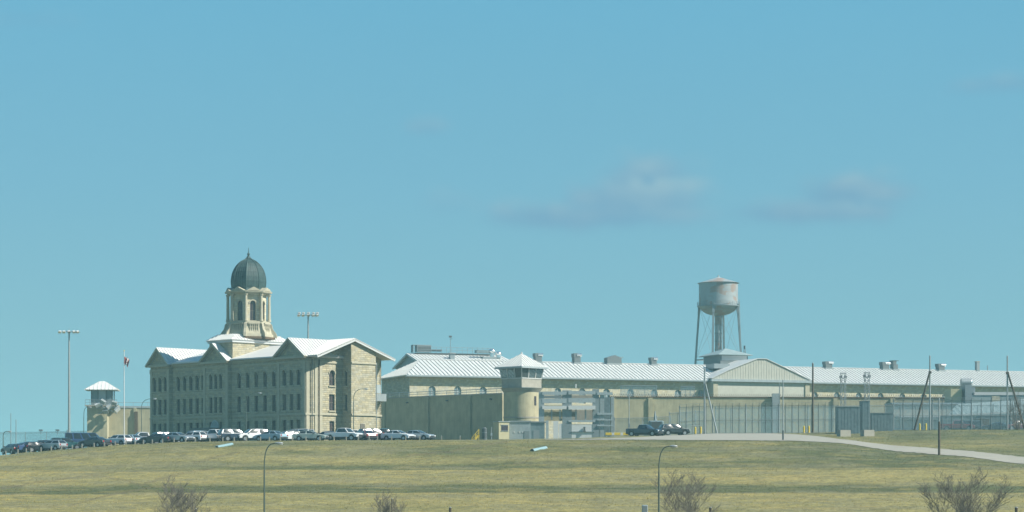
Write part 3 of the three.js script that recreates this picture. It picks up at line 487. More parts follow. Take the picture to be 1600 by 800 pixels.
  part('gable_roof', gs, MAT.roofGalv, b); part('gable_fascia', [box(gx0 - 0.6, gx1 + 0.6, EA - 0.3, EA + 0.19, gp + 0.002, gp + 0.55)], MAT.panelBlue, b);
  part('gable_pier', [box(gx0 - 0.02, gx0 + 1.0, 0, EA - 0.31, gp, gp + 0.2)], MAT.stoneTrim, b); part('gable_pier', [box(gx1 - 1.0, gx1 + 0.02, 0, EA - 0.31, gp, gp + 0.2)], MAT.stoneTrim, b);
  // raised lantern house behind the gable
  const lx0 = 71.3, lx1 = 77.8, lz0 = -8, lz1 = -16; part('lantern_wall', box(lx0, lx1, EA, 20.4, lz1, lz0), MAT.ventGrey, b); part('lantern_window', box(lx0 + 0.3, lx1 - 0.3, 19.2, 20.2, lz0 + 0.002, lz0 + 0.08), MAT.fascia, b);
  const hs = [], hr = [], hm = (lx0 + lx1) / 2, hz = (lz0 + lz1) / 2, hy = 22.0, E = 20.4, k = 0.8;
  const Aa = [lx0 - k, E, lz0 + k], Bb = [lx1 + k, E, lz0 + k], Cc = [lx1 + k, E, lz1 - k], Dd = [lx0 - k, E, lz1 - k], m = [hm, hy, hz];
  roofPlane(Aa, Bb, m, m, 0.15, 0, hs, hr); roofPlane(Bb, Cc, m, m, 0.15, 0, hs, hr); roofPlane(Cc, Dd, m, m, 0.15, 0, hs, hr); roofPlane(Dd, Aa, m, m, 0.15, 0, hs, hr); part('lantern_roof', hs, MAT.roofGrey, b);
  part('dormer', box(67.6, 71.2, 17.2, 18.2, -7.4, -3.5), MAT.steelGrey, b);
}
{ // taller block behind, left of the guard tower
  const [ox, oz] = lb(14, -34), b = thing('rear_block', 'taller grey roofed block rising behind the cell block, left of guard tower', 'building', [ox, 0, oz], LB.t);
  const EA = 18.7, RY = 21.4, L = 22, W = 19;
  part('wall', prism([[-W, 0], [0, 0], [0, EA], [-W / 2, RY - 0.3], [-W, EA]], 0, 0.4).rotateY(-Math.PI / 2).translate(0.4, 0, 0).rotateY(0), MAT.steelGrey, b); part('wall', box(0, L, 0, EA - 0.3, -0.4, 0), MAT.stonePale, b); part('wall', box(0.45, L, 0, EA - 0.3, -W, -W + 0.4), MAT.stonePale, b);  // left gable end: its shade is painted in as darker grey
  const s = [], r = []; roofPlane([-0.6, EA, 0.8], [L, EA, 0.8], [L - 1, RY, -W / 2], [-0.6, RY, -W / 2], 0.2, 0.8, s, r); roofPlane([L, EA, -W - 0.8], [-0.6, EA, -W - 0.8], [-0.6, RY, -W / 2], [L - 1, RY, -W / 2], 0.2, 0, s, r);
  part('roof', s, MAT.roofGalv, b); part('roof_seam', r, MAT.roofGalv, b, { kind: 'stuff' }); part('gable_trim', [beam([-0.62, EA - 0.2, 0.8], [-0.62, RY - 0.2, -W / 2], 0.12, 0.4), beam([-0.62, RY - 0.2, -W / 2], [-0.62, EA - 0.2, -W - 0.8], 0.12, 0.4)], MAT.fascia, b);
  const plat = part('roof_walkway', box(1.2, L - 3.4, RY - 0.05, RY + 0.15, -W / 2 - 1, -W / 2 + 1), MAT.darkSteel, b);
  for (let x = 4.6; x < 19; x += 1.2) part('rail_post', cyl(x, RY + 0.1, RY + 1.5, -W / 2 + 0.95, 0.045, 0.045, 5), MAT.steelGrey, plat);
  part('rail', [rod([1.3, RY + 1.45, -W / 2 + 0.95], [19, RY + 1.4, -W / 2 + 0.95], 0.04), rod([1.3, RY + 0.85, -W / 2 + 0.95], [19, RY + 0.8, -W / 2 + 0.95], 0.035)], MAT.steelGrey, plat);
  const at = (x, z) => { const c = Math.cos(LB.t), sn = Math.sin(LB.t); return [ox + c * x + sn * z, oz - sn * x + c * z]; };
  let [hx, hz] = at(2.7, -W / 2); const h = thing('air_handler', 'boxy grey air handler on the ridge of the tall rear block', 'roof unit', [hx, RY + 0.15, hz], LB.t);
  part('housing', [box(-1.2, 2.0, 0.2, 1.7, -0.9, 0.9)], MAT.steelGrey, h); part('vent_panel', box(-1.0, 1.8, 0.4, 1.5, 0.901, 0.95), MAT.darkSteel, h); part('duct', box(2.0, 4.6, 0.4, 0.8, -0.4, 0.4), MAT.darkSteel, h); part('stand', [box(-2.1, -2.0, 0, 1.7, -0.8, 0.8), box(-2.1, -1.2, 1.6, 1.7, -0.8, 0.8)], MAT.steelGrey, h);
  [hx, hz] = at(8.0, -4.5); const st = thing('roof_stack', 'short square chimney stack on the tall rear roof slope', 'chimney', [hx, 19.6, hz], LB.t); part('shaft', box(-0.5, 0.5, -0.5, 1.6, -0.5, 0.5), MAT.steelGrey, st); part('cap', box(-0.7, 0.7, 1.601, 1.8, -0.7, 0.7), MAT.galv, st);
  [hx, hz] = at(9.4, -W / 2); const an = thing('roof_antenna', 'thin antenna mast with a small head above the rear roof walkway', 'antenna', [hx, RY + 0.15, hz], LB.t); part('mast', cyl(0, 0, 3.6, 0, 0.07, 0.05, 6), MAT.steelGrey, an); part('head', [box(-0.3, 0.3, 3.5, 3.9, -0.15, 0.15), rod([0, 3.0, 0], [0.5, 3.4, 0], 0.04)], MAT.darkSteel, an);
  [hx, hz] = at(17.2, -6); const ex = thing('exhaust_unit', 'glinting metal exhaust unit on the right end of rear roof', 'roof unit', [hx, 20.3, hz], LB.t); part('plinth', box(-1.8, 2.2, -0.6, 0.5, -0.8, 0.8), MAT.steelGrey, ex); part('duct', box(-3.2, 0.6, 1.3, 1.9, -0.6, 0.6), MAT.darkBlue, ex); part('fan_cowl', [flat(new THREE.SphereGeometry(0.75, 16, 10).scale(1.1, 0.7, 1).translate(0.5, 1.7, 0.2)), cyl(0.5, 0.5, 1.5, 0.2, 0.5)], MAT.shiny, ex); part('fan_cowl', [flat(new THREE.SphereGeometry(0.7, 16, 10).scale(1.1, 0.7, 1).translate(1.9, 1.2, 0.5)), cyl(1.9, 0.3, 1.0, 0.5, 0.5)], MAT.shiny, ex);
}
// roof ventilators along the long ridge: [px, width px, top py, bottom py, kind, label]
{
  const list = [[840, 13, 556, 569, 0, 'small roof ventilator with shiny hood just right of guard tower roof'], [900.5, 13, 556, 570, 0, 'roof ventilator with bright hood, second right of the guard tower'], [957.5, 24, 559.5, 571, 1, 'wide boxy roof ventilator with gabled top, third right of guard tower'], [1020, 11, 562, 572, 0, 'small dull roof ventilator left of the water tower legs'], [1293, 14, 566.5, 576, 0, 'roof ventilator beside the tall brown pole right of the ribbed gable'], [1382, 14, 567, 577.5, 0, 'left of a close pair of ventilators, with shiny hood'], [1397, 10, 565, 577.5, 2, 'plain dark square ventilator, right of a close pair'], [1469, 13, 569, 578.5, 0, 'roof ventilator with flared hood nearest the right braced pole']];
  for (const [px, w, y0, y1, kind, label] of list) {
    // where the sight line meets the ridge of the long roof
    const k = (px - 800) / F, c = Math.cos(LB.t), s = Math.sin(LB.t), x = (-k * LB.o[1] - LB.o[0] - s * -9 + k * (-c * -9)) / (c - k * s), [wx, wz] = lb(x, -9), d = -wz;
    const W = w * d / F, hh = (y1 - y0) * d / F + 0.5, v = thing('roof_ventilator', label, 'roof vent', [wx, 17.75, wz], LB.t, 'ventilators along the long white ridge');
    part('housing', kind === 1 ? [box(-W / 2, W / 2, 0, hh * 0.72, -0.9, 0.9), prism([[-W / 2, hh * 0.72], [W / 2, hh * 0.72], [W * 0.05, hh]], -0.9, 0.9)] : [box(-W * 0.4, W * 0.4, 0, hh * 0.62, -0.7, 0.7), box(-W * 0.47, W * 0.1, hh * 0.62, hh * 0.95, -0.75, 0.75)], MAT.ventGrey, v);
    if (kind === 0) part('hood', turned(flat(new THREE.CylinderGeometry(0.55, 0.62, W * 0.62, 16, 1, false, 0, Math.PI * 2).rotateZ(Math.PI / 2).scale(1, 0.62, 1)), 0, W * 0.2, hh * 0.8, 0.35), MAT.shiny, v); if (kind === 1) part('hood', box(W * 0.32, W * 0.62, hh * 0.74, hh * 0.86, -0.8, 0.85).rotateZ(-0.02), MAT.shiny, v); if (kind === 2) part('cap', box(-W * 0.5, W * 0.5, hh * 0.95, hh, -0.85, 0.85), MAT.darkSteel, v);
    part('curb', box(-W * 0.52, W * 0.52, -0.3, 0.35, -0.95, 0.95), MAT.galv, v);
  }
  const at = (px) => { const k = (px - 800) / F, c = Math.cos(LB.t), s = Math.sin(LB.t), x = (-k * LB.o[1] - LB.o[0] + s * 9 + k * c * 9) / (c - k * s); return lb(x, -9); };
  let [x, z] = at(1527); const ch = thing('roof_chimney', 'tall square chimney on the right end of the long roof', 'chimney', [x, 17.8, z], LB.t); part('shaft', box(-0.38, 0.38, 0, 2.3, -0.38, 0.38), MAT.steelGrey, ch); part('cap', box(-0.46, 0.46, 2.301, 2.45, -0.46, 0.46), MAT.concrete, ch);
  [x, z] = at(1543); const pp = thing('vent_pipe', 'thin vent pipe on the long roof right of the chimney', 'pipe', [x, 17.8, z]); part('pipe', cyl(0, 0, 1.6, 0, 0.1, 0.1, 8), MAT.steelGrey, pp); part('collar', cyl(0, 0, 0.4, 0, 0.22, 0.13, 8), MAT.galv, pp);
  [x, z] = at(1182); const la = thing('lattice_mast', 'small lattice mast standing behind the ribbed gable peak', 'antenna', [x, 17.0, z - 22]); for (const [a, c] of [[-1, -1], [1, -1], [1, 1], [-1, 1]]) part('leg', rod([a * 0.75, 0, c * 0.75], [a * 0.12, 6.2, c * 0.12], 0.06), MAT.steelGrey, la); for (let k = 0; k < 5; k++) { const y = 0.6 + k * 1.1, w = lerp(0.75, 0.12, y / 6.2); part('brace', [rod([-w, y, w], [w * 0.8, y + 1.0, w * 0.8], 0.03), rod([w, y, w], [-w * 0.8, y + 1.0, w * 0.8], 0.03)], MAT.steelGrey, la); } part('beacon', cyl(0, 6.1, 6.9, 0, 0.22, 0.2, 8), MAT.darkSteel, la);
}

// ================================================================== perimeter walls
function razor(parent, x0, x1, y, z, r = 0.3) {                         // coil of rusty razor wire
  const pts = [], n = Math.round((x1 - x0) / 0.42) * 6; for (let i = 0; i <= n; i++) { const t = i / 6 * Math.PI * 2; pts.push(new THREE.Vector3(lerp(x0, x1, i / n), y + r * Math.sin(t) + r, z + r * Math.cos(t))); }
  part('razor_wire', flat(new THREE.TubeGeometry(new THREE.CatmullRomCurve3(pts), n, 0.028, 3)), MAT.rust, parent, { kind: 'stuff' });
}
{ // shaded wall between main building and guard tower
  const b = thing('perimeter_wall', 'tall shaded stone prison wall between domed building and guard tower', 'wall', [X(785, 357), 0, -357], -Math.PI / 4);
  part('wall', box(-34, 0, -1, 9.4, -0.7, 0), MAT.wallTan, b); part('coping', box(-34, 0, 9.402, 9.65, -0.8, 0.12), MAT.concrete, b);
  for (const x of [-31.5, -19.4, -8.2]) part('pilaster', box(x - 0.35, x + 0.35, -1, 9.4, 0.001, 0.35), MAT.wallTan, b);
  for (let x = -33; x < 0; x += 2.6) part('rail_post', cyl(x, 9.65, 10.5, -0.35, 0.05, 0.05, 6), MAT.galv, b); part('rail', [rod([-34, 10.45, -0.35], [0, 10.45, -0.35], 0.07), rod([-34, 10.05, -0.35], [0, 10.05, -0.35], 0.05)], MAT.galv, b); part('plinth', box(-34, 0, -1, 0.6, 0.36, 0.5), MAT.darkSteel, b);
  for (const [x, y] of [[-25, 8.4], [-14.2, 8.5], [-2.8, 8.5]]) part('flood_lamp', [box(x - 0.15, x + 0.15, y, y + 0.25, 0.001, 0.35)], MAT.darkSteel, b);
}
{ // long sunlit wall behind the fences
  const d0 = 372, t = 0.075, b = thing('perimeter_wall', 'long sunlit tan prison wall topped with rusty razor wire', 'wall', [X(953, d0), 0, -d0], t);
  const L = 112; part('wall', box(0, L, -1, 9.35, -0.7, 0), MAT.wallTan, b); part('coping', box(-0.1, L, 9.352, 9.6, -0.82, 0.1), MAT.rust, b);
  for (const x of [0.5, 7.5, 30.7, 42.2, 53, 64, 75, 86, 97]) part('pilaster', box(x - 0.4, x + 0.4, -1, 9.35, 0.001, 0.3), MAT.wallTan, b);
  razor(b, 0, L, 9.6, -0.35, 0.26); part('downpipe', box(30.2, 31.6, 0, 10.2, 0.31, 0.7), MAT.galv, b);
}
{ // wall behind the left watch tower
  const d = 432, b = thing('perimeter_wall', 'grey tan prison wall running from left watch tower to domed building', 'wall', [X(140, d), 0, -d], 0.12);
  part('wall', box(0, 22, -6, 9.4, -0.7, 0), MAT.wallTan, b); part('coping', box(0, 22, 9.402, 9.8, -0.8, 0.12), MAT.panelBlue, b); for (const x of [4, 9.6]) part('pilaster', box(x - 0.3, x + 0.3, -6, 9.4, 0.001, 0.3), MAT.wallTan, b); part('downpipe', box(9.5, 10.2, -3, 8.6, 0.32, 0.6), MAT.rust, b); part('rail', [rod([3, 10.6, -0.3], [22, 10.6, -0.3], 0.05)], MAT.galv, b); for (let x = 3; x <= 22; x += 3.1) part('rail_post', cyl(x, 9.8, 10.6, -0.3, 0.04, 0.04, 5), MAT.galv, b);
}

// ================================================================== guard tower in the middle
{
  const d = 352, b = thing('guard_tower', 'guard tower with white pyramid roof and slanted glass cab on round shaft', 'guard tower', [X(815, d), 0, -d], -Math.PI / 4);
  const r = 3.15; part('shaft', [cyl(0, -1, 9.5, 0, r, r, 40)], MAT.wallTan, b); part('corbel', [cyl(0, 9.5, 10.25, 0, r, r + 0.55, 40)], MAT.concrete, b);
  part('shaft_band', cyl(0, 5.0, 5.25, 0, r + 0.06, r + 0.06, 40), MAT.concrete, b);
  for (const a of [Math.PI * 0.52]) part('slit_window', turned(box(-0.25, 0.25, 7.2, 8.8, r - 0.2, r + 0.03), a), MAT.glass, b);
  const lowW = 2.45, topW = 2.72, y0 = 10.25, y1 = 11.85, y2 = 13.75;
  part('cab_wall', box(-lowW, lowW, y0, y1, -lowW, lowW), MAT.concrete, b); part('cab_floor', box(-lowW - 0.12, lowW + 0.12, y0 - 0.12, y0 + 0.08, -lowW - 0.12, lowW + 0.12), MAT.steelGrey, b);
  part('cab_ceiling', box(-topW, topW, y2, y2 + 0.25, -topW, topW), MAT.fascia, b); part('cab_core', box(-0.8, 0.8, y1, y2, -0.8, 0.8), MAT.steelGrey, b);
  for (let f = 0; f < 4; f++) {
    const a = f * Math.PI / 2, pt = (u, v) => [u * lerp(lowW, topW, v), lerp(y1, y2, v), lerp(lowW, topW, v)], put = (g) => turned(g, a);
    for (let i = 0; i < 3; i++) { const u0 = -1 + i * 2 / 3, u1 = u0 + 2 / 3, tr = [...quad(pt(u0, 0.02), pt(u1, 0.02), pt(u1, 0.98), pt(u0, 0.98))]; part('window_pane', put(soup(tr)), MAT.cabGlass ??= phys({ color: C(0.30, 0.38, 0.40), transmission: 0.85, roughness: 0.05, thickness: 0 }), b); }
    for (let i = 0; i <= 3; i++) { const u = -1 + i * 2 / 3; if (i === 3) continue; part('mullion', put(beam(pt(u, 0), pt(u, 1), 0.16, 0.16)), MAT.frameWhite, b); }
    part('window_rail', put(box(-lowW, lowW, y1 - 0.02, y1 + 0.14, lowW - 0.05, lowW + 0.09)), MAT.frameWhite, b);
  }
  const s = [], ri = [], e = 3.3, E = 13.9, m = [0, 16.35, 0], K = [[-e, E, e], [e, E, e], [e, E, -e], [-e, E, -e]]; for (let i = 0; i < 4; i++) roofPlane(K[i], K[(i + 1) % 4], m, m, 0.18, 0.6, s, ri, 0.08);
  part('roof', s, MAT.roofGalv, b); part('roof_seam', ri, MAT.roofGalv, b, { kind: 'stuff' }); part('roof_fascia', [0, 1, 2, 3].map((i) => turned(box(-e, e, E - 0.28, E + 0.02, e - 0.02, e + 0.08), i * Math.PI / 2)), MAT.panelBlue, b);
  part('roof_cap', [cyl(0, 16.2, 16.6, 0, 0.22, 0.1, 8)], MAT.galv, b);
}
{ // watch tower at the far left
  const d = 430, b = thing('watch_tower', 'small watch tower with white hipped roof at the far left wall corner', 'guard tower', [X(160, d), 0, -d], 0.1);
  part('shaft', [box(-3.0, 1.2, -6, 9.6, -2, 2.05)], MAT.wallTan, b); part('balcony_slab', box(-3.4, 3.4, 9.602, 9.85, -2.6, 2.7), MAT.concrete, b);
  part('cab_wall', box(-2.2, 2.4, 9.85, 10.9, -2, 2), MAT.steelGrey, b); for (const x of [-2.1, -0.7, 1.0, 2.3]) part('post', box(x - 0.1, x + 0.1, 10.9, 13.0, 1.8, 2.0), MAT.darkSteel, b); for (const x of [-2.1, 2.3]) part('post', box(x - 0.1, x + 0.1, 10.9, 13.0, -2.0, -1.8), MAT.darkSteel, b);
  part('window_pane', box(-2.0, -0.8, 10.9, 12.95, 1.86, 1.9), MAT.darkBlue, b); part('window_pane', box(1.1, 2.2, 10.9, 12.95, 1.86, 1.9), MAT.darkBlue, b); part('window_pane', box(-0.6, 0.9, 10.9, 12.95, 1.86, 1.9), MAT.panelBlue, b); part('cab_ceiling', box(-2.3, 2.5, 13.0, 13.12, -2.1, 2.1), MAT.soffit, b);
  const s = [], ri = [], e = 3.5, z = 3.1, E = 13.1, A = [[-e, E, z], [e, E, z], [e, E, -z], [-e, E, -z]], m0 = [-0.5, 15.0, 0], m1 = [0.5, 15.0, 0]; roofPlane(A[0], A[1], m1, m0, 0.15, 0.8, s, ri); roofPlane(A[1], A[2], m1, m1, 0.15, 0.8, s, ri); roofPlane(A[2], A[3], m0, m1, 0.15, 0, s, ri); roofPlane(A[3], A[0], m0, m0, 0.15, 0.8, s, ri); part('roof', s, MAT.roofWhite, b); part('roof_seam', ri, MAT.roofWhite, b, { kind: 'stuff' });
  for (let x = -3.3; x <= 3.3; x += 0.94) part('rail_post', cyl(x, 9.85, 10.95, 2.6, 0.04, 0.04, 5), MAT.steelGrey, b); part('rail', [rod([-3.3, 10.95, 2.6], [3.3, 10.95, 2.6], 0.05), rod([-3.3, 10.4, 2.6], [3.3, 10.4, 2.6], 0.04)], MAT.steelGrey, b);
  const j = thing('flood_lamp_cluster', 'jumble of pale floodlights and brackets on the left watch tower balcony', 'floodlights', [X(171, d - 2), 7.9, -(d - 2.9)]);
  part('bracket', [rod([-2.2, 0, 0], [2.2, 2.0, 0], 0.09), rod([-2, 1.9, 0], [1.8, 0.1, 0], 0.09), rod([-2.6, 1.2, 0], [2.4, 1.4, 0], 0.08)], MAT.galv, j); for (const [x, y, k] of [[-2.2, 1.9, 0.3], [-1.1, 2.6, -0.4], [0.2, 1.6, 0.5], [1.3, 2.3, -0.2], [1.9, 1.0, 0.6], [-0.6, 0.5, 0.1]]) { const l = part('lamp_head', box(-0.55, 0.55, -0.38, 0.38, -0.3, 0.3), k > 0.2 ? MAT.white : MAT.galv, j); l.position.set(x, y, 0.3); l.rotation.set(0.5, k, k); }
}

// ================================================================== water tower
{
  const d = 520, cx = X(1122.5, d), b = thing('water_tower', 'weathered silver elevated water tank on four legs with rust patches', 'water tower', [cx, 0, -d]);
  const pts = [[0.02, 35.9], [1.5, 36.0], [2.9, 36.4], [4.0, 37.0], [4.7, 37.7], [5.02, 38.5]].map((p) => new THREE.Vector2(...p)); part('tank_bottom', flat(new THREE.LatheGeometry(pts, 48)), MAT.tank, b);
  { const g = new THREE.CylinderGeometry(5.02, 5.02, 5.8, 48, 1, true).translate(0, 41.4, 0); const m = new THREE.Mesh(g, MAT.tank); const uv = g.attributes.uv; for (let i = 0; i < uv.count; i++) uv.setXY(i, uv.getX(i) * 32 + 7, uv.getY(i) * 5.8 + 3); m.name = 'tank'; m.castShadow = m.receiveShadow = true; b.add(m); part('tank_seam', [40.6, 42.3].map((y) => cyl(0, y, y + 0.06, 0, 5.05, 5.05, 48, true)), MAT.tank, m); }
  part('tank_roof', [flat(new THREE.CylinderGeometry(0.15, 5.4, 1.65, 48).translate(0, 45.1, 0))], MAT.tank, b); part('roof_finial', [cyl(0, 45.9, 46.4, 0, 0.2, 0.14, 8), cyl(0, 45.6, 45.95, 0, 0.45, 0.3, 10)], MAT.galv, b);
  part('balcony', [cyl(0, 38.2, 38.35, 0, 5.5, 5.5, 48)], MAT.steelGrey, b); part('balcony_rail', [flat(new THREE.TorusGeometry(5.45, 0.05, 5, 48).rotateX(Math.PI / 2).translate(0, 39.35, 0)), flat(new THREE.TorusGeometry(5.45, 0.04, 5, 48).rotateX(Math.PI / 2).translate(0, 38.9, 0))], MAT.steelGrey, b); for (let i = 0; i < 20; i++) { const a = i / 20 * 6.283; part('rail_post', cyl(5.45 * Math.cos(a), 38.35, 39.35, 5.45 * Math.sin(a), 0.04, 0.04, 4), MAT.steelGrey, b); }
  part('riser', [cyl(0, -1, 36.1, 0, 0.9, 0.9, 20)], MAT.tank, b); for (let y = 4; y < 36; y += 2.1) part('riser_band', cyl(0, y, y + 0.22, 0, 1.0, 1.0, 20), MAT.steelGrey, b);
  const legAt = (i, y) => { const a = (20 + 90 * i) * Math.PI / 180, r = 5.0 + (39.2 - y) * 0.072; return [r * Math.cos(a), y, r * Math.sin(a)]; };
  for (let i = 0; i < 4; i++) part('leg', [beam(legAt(i, 38.6), legAt(i, -1), 0.5, 0.5), beam(legAt(i, 38.8), legAt(i, 36.4), 0.7, 0.62)], MAT.steelGrey, b);
  for (const y of [12.5, 24.6]) for (let i = 0; i < 4; i++) part('strut', beam(legAt(i, y), legAt((i + 1) % 4, y), 0.2, 0.24), MAT.steelGrey, b);
  for (const [y0, y1] of [[0, 12.5], [12.5, 24.6], [24.6, 38.5]]) for (let i = 0; i < 4; i++) part('brace_rod', [rod(legAt(i, y0), legAt((i + 1) % 4, y1), 0.03, 0.03, 4), rod(legAt((i + 1) % 4, y0), legAt(i, y1), 0.03, 0.03, 4)], MAT.steelGrey, b);
  part('ladder', [rod([5.4, 24, 3.9], [5.1, 40, 1.6], 0.05), rod([5.6, 24, 3.5], [5.3, 40, 1.2], 0.05)], MAT.steelGrey, b);
}

// ================================================================== vehicle gate, booths and barriers
const at0 = (px, d, dy = 0) => { const [x, y, z] = onRay(px, d); return [x, y + dy, z]; };
{ // steel gantry of the vehicle gate; local x in metres from its left column
  const d = 346, px = 845, x0 = X(px, d), b = thing('gate_gantry', 'pale steel vehicle gate gantry with stacked beams right of guard tower', 'gate', [x0, 0, -d], 0.03);
  const lx = (p) => X(p, d) - x0, ly = (p) => Y(p, d);
  for (const [p, w, t] of [[846, 0.9, 612], [886, 1.6, 610], [931, 1.1, 608], [941, 0.7, 613], [957, 0.5, 620]]) part('column', box(lx(p) - w / 2, lx(p) + w / 2, -0.5, ly(t), -0.5, 0.3), w > 1 ? MAT.steelGrey : MAT.galv, b);
  for (const [a, c, y0, y1, z] of [[847, 885, 612, 617, 0.5], [888, 930, 611, 616.5, 0.5], [847, 885, 623, 630, 0.35], [888, 930, 622, 629, 0.35], [847, 885, 634.5, 639.5, 0.7], [888, 930, 634, 640, 0.7], [888, 930, 656.5, 659.5, 0.4], [933, 957, 613, 617, 0.5], [933, 957, 645, 648, 0.5], [933, 957, 655, 657, 0.5], [933, 957, 664, 666, 0.5]]) part('beam', box(lx(a), lx(c), ly(y1), ly(y0), -0.2, z), z === 0.7 ? MAT.white : MAT.panelBlue, b);
  for (const [a, c] of [[862, 0], [875, 0], [900, 0], [915, 0]]) part('post', box(lx(a) - 0.12, lx(a) + 0.12, ly(656), ly(640), -0.1, 0.1), MAT.galv, b);
  part('gate_panel', box(lx(892), lx(928), ly(674.3), ly(663), 0.1, 0.25), MAT.white, b); part('gate_panel', box(lx(892), lx(928), ly(692), ly(675), 0.1, 0.25), MAT.white, b); part('gate_rail', box(lx(891), lx(929), ly(675), ly(674.2), 0.26, 0.4), MAT.steelGrey, b);
  part('gate_panel', box(lx(864.5), lx(872.5), ly(692), ly(658), 0.1, 0.25), MAT.white, b); part('gate_panel', box(lx(873.3), lx(884), ly(692), ly(662), 0.1, 0.25), MAT.white, b); part('post', box(lx(853), lx(857), ly(692), ly(657), 0, 0.4), MAT.panelBlue, b);
  part('back_panel', box(lx(847), lx(885), ly(622), ly(617.5), -1.2, -1.1), MAT.steelGrey, b); part('back_panel', box(lx(888), lx(930), ly(622), ly(617), -1.2, -1.1), MAT.concrete, b); part('back_panel', box(lx(847), lx(885), ly(657), ly(640), -2.2, -2.1), MAT.wallTan, b); part('back_panel', box(lx(888), lx(930), ly(657), ly(640), -2.2, -2.1), MAT.concrete, b); part('back_panel', box(lx(934), lx(955), ly(690), ly(620), -2.0, -1.9), MAT.darkBlue, b);
  part('signal_lamp', [cyl(lx(913), ly(673), ly(667), 0.5, 0.18, 0.18, 8), box(lx(911), lx(915), ly(674), ly(673), 0.3, 0.7)], MAT.darkSteel, b); part('lamp', cyl(lx(899.5), ly(606), ly(600), 0, 0.1, 0.14, 8), MAT.white, b);
}
{
  const d = 341, b = thing('gatehouse', 'pale blue grey gatehouse box at the foot of the guard tower', 'gatehouse', at0(796, d), 0); const W = X(829, d) - X(796, d), H = 4.1 - b.position.y;
  part('wall', box(0, W, -1, H, -3, 0), MAT.panelBlue, b); part('roof', box(-0.12, W + 0.12, H + 0.002, H + 0.22, -3.1, 0.12), MAT.galv, b); for (const x of [0.7, 1.6, 2.1]) part('wall_vent', box(x, x + 0.22, 1.9, 2.1, 0.001, 0.05), MAT.white, b); part('door', box(2.5, 3.4, 0, 2.2, 0.001, 0.06), MAT.steelGrey, b);
  const c = thing('gate_shed', 'dark blue grey shed between the gatehouse and the gate gantry', 'shed', at0(829, 343), 0); part('wall', box(0, 2.4, -1, 3.5, -3, 0), MAT.darkBlue, c); part('roof', box(-0.1, 2.6, 3.502, 3.7, -3.1, 0.15), MAT.steelGrey, c); part('door', box(0.5, 1.5, 0, 2.2, 0.001, 0.06), MAT.steelGrey, c);
  const t = thing('site_cabin', 'cream site cabin with one window left of the guard tower', 'cabin', at0(779, 338, 0.7), 0.4); part('body', flat(new THREE.BoxGeometry(1.9, 2.9, 2.4).translate(1.0, 1.6, -1.2)), MAT.cream, t); const w = part('window', box(0.5, 1.7, 1.6, 2.5, 0.001, 0.04), MAT.glass, t); part('frame', [box(0.42, 1.78, 2.5, 2.6, 0.001, 0.07), box(0.42, 1.78, 1.5, 1.6, 0.001, 0.07)], MAT.steelGrey, w); part('roof', box(-0.05, 2.05, 3.052, 3.2, -2.5, 0.1), MAT.galv, t); part('chassis', box(-2.0, 2.4, -0.6, 0.1, -2.2, -0.2), MAT.darkSteel, t); for (const x of [-0.2, 2.0]) part('wheel', cyl(0, 0, 0.25, 0, 0.38, 0.38, 14).rotateX(Math.PI / 2).translate(x, -0.3, -0.15), MAT.tyre, t);
  const s = thing('stair', 'yellow steel stair with handrails left of the cream cabin', 'stair', at0(737, 336, 0.2), 0.15);
  for (const z of [0, -0.9]) part('stringer', beam([0, 0, z], [1.2, 1.5, z], 0.06, 0.25), MAT.yellow, s); for (let i = 0; i < 6; i++) part('tread', box(0.05 + i * 0.21, 0.33 + i * 0.21, 0.16 + i * 0.25, 0.2 + i * 0.25, -0.88, -0.02), MAT.yellow, s); for (const [x, y] of [[0.05, 0], [0.65, 0.75], [1.2, 0]]) part('rail_post', box(x - 0.05, x + 0.05, y, x * 1.25 + 1.0, -0.03, 0.06), MAT.yellow, s); part('handrail', beam([0, 1.0, 0.02], [1.25, 2.55, 0.02], 0.07, 0.08), MAT.yellow, s); part('handrail', beam([0, 0.55, 0.02], [1.25, 2.1, 0.02], 0.05, 0.06), MAT.yellow, s);
  const v = thing('storage_tank', 'dark upright cylinder tank beside the yellow stair', 'tank', at0(757, 335), 0); part('body', [cyl(0, 0.2, 2.7, 0, 0.42, 0.42, 18), cyl(0, 2.7, 2.95, 0, 0.42, 0.15, 18)], MAT.darkSteel, v); part('band', [cyl(0, 0.9, 1.0, 0, 0.44, 0.44, 18), cyl(0, 2.0, 2.1, 0, 0.44, 0.44, 18)], MAT.steelGrey, v); part('foot', cyl(0, -0.3, 0.2, 0, 0.5, 0.5, 12), MAT.concrete, v);
  const p = thing('sign_post', 'thin grey post between the dark tank and the cream cabin', 'post', at0(768, 334), 0); part('post', cyl(0, -0.3, 2.9, 0, 0.07, 0.06, 8), MAT.galv, p); part('box', box(-0.15, 0.15, 1.4, 1.9, 0.06, 0.2), MAT.panelBlue, p);
  const y = thing('barrier_gate', 'low yellow barrier beam lying across the drive beside the gate', 'barrier', at0(945, 322), 0.02); part('beam', [new RB(3.7, 0.42, 0.35).translate(1.95, 0.78, 0)], MAT.yellow, y); for (const x of [0.3, 3.4]) part('leg', box(x - 0.12, x + 0.12, -0.2, 0.6, -0.12, 0.12), MAT.galv, y); part('stripe', [box(1.1, 1.5, 0.58, 0.995, -0.18, 0.18), box(2.5, 2.9, 0.58, 0.995, -0.18, 0.18)], MAT.white, y);
  const bol = thing('bollard', 'single yellow bollard at the right end of the yellow barrier beam', 'bollard', at0(986, 320), 0, 'yellow bollards by the drive'); part('post', [cyl(0, -0.3, 1.0, 0, 0.14, 0.14, 12), flat(new THREE.SphereGeometry(0.14, 12, 6).translate(0, 1.0, 0))], MAT.yellow, bol); part('base', cyl(0, -0.3, 0.06, 0, 0.25, 0.22, 10), MAT.concrete, bol);
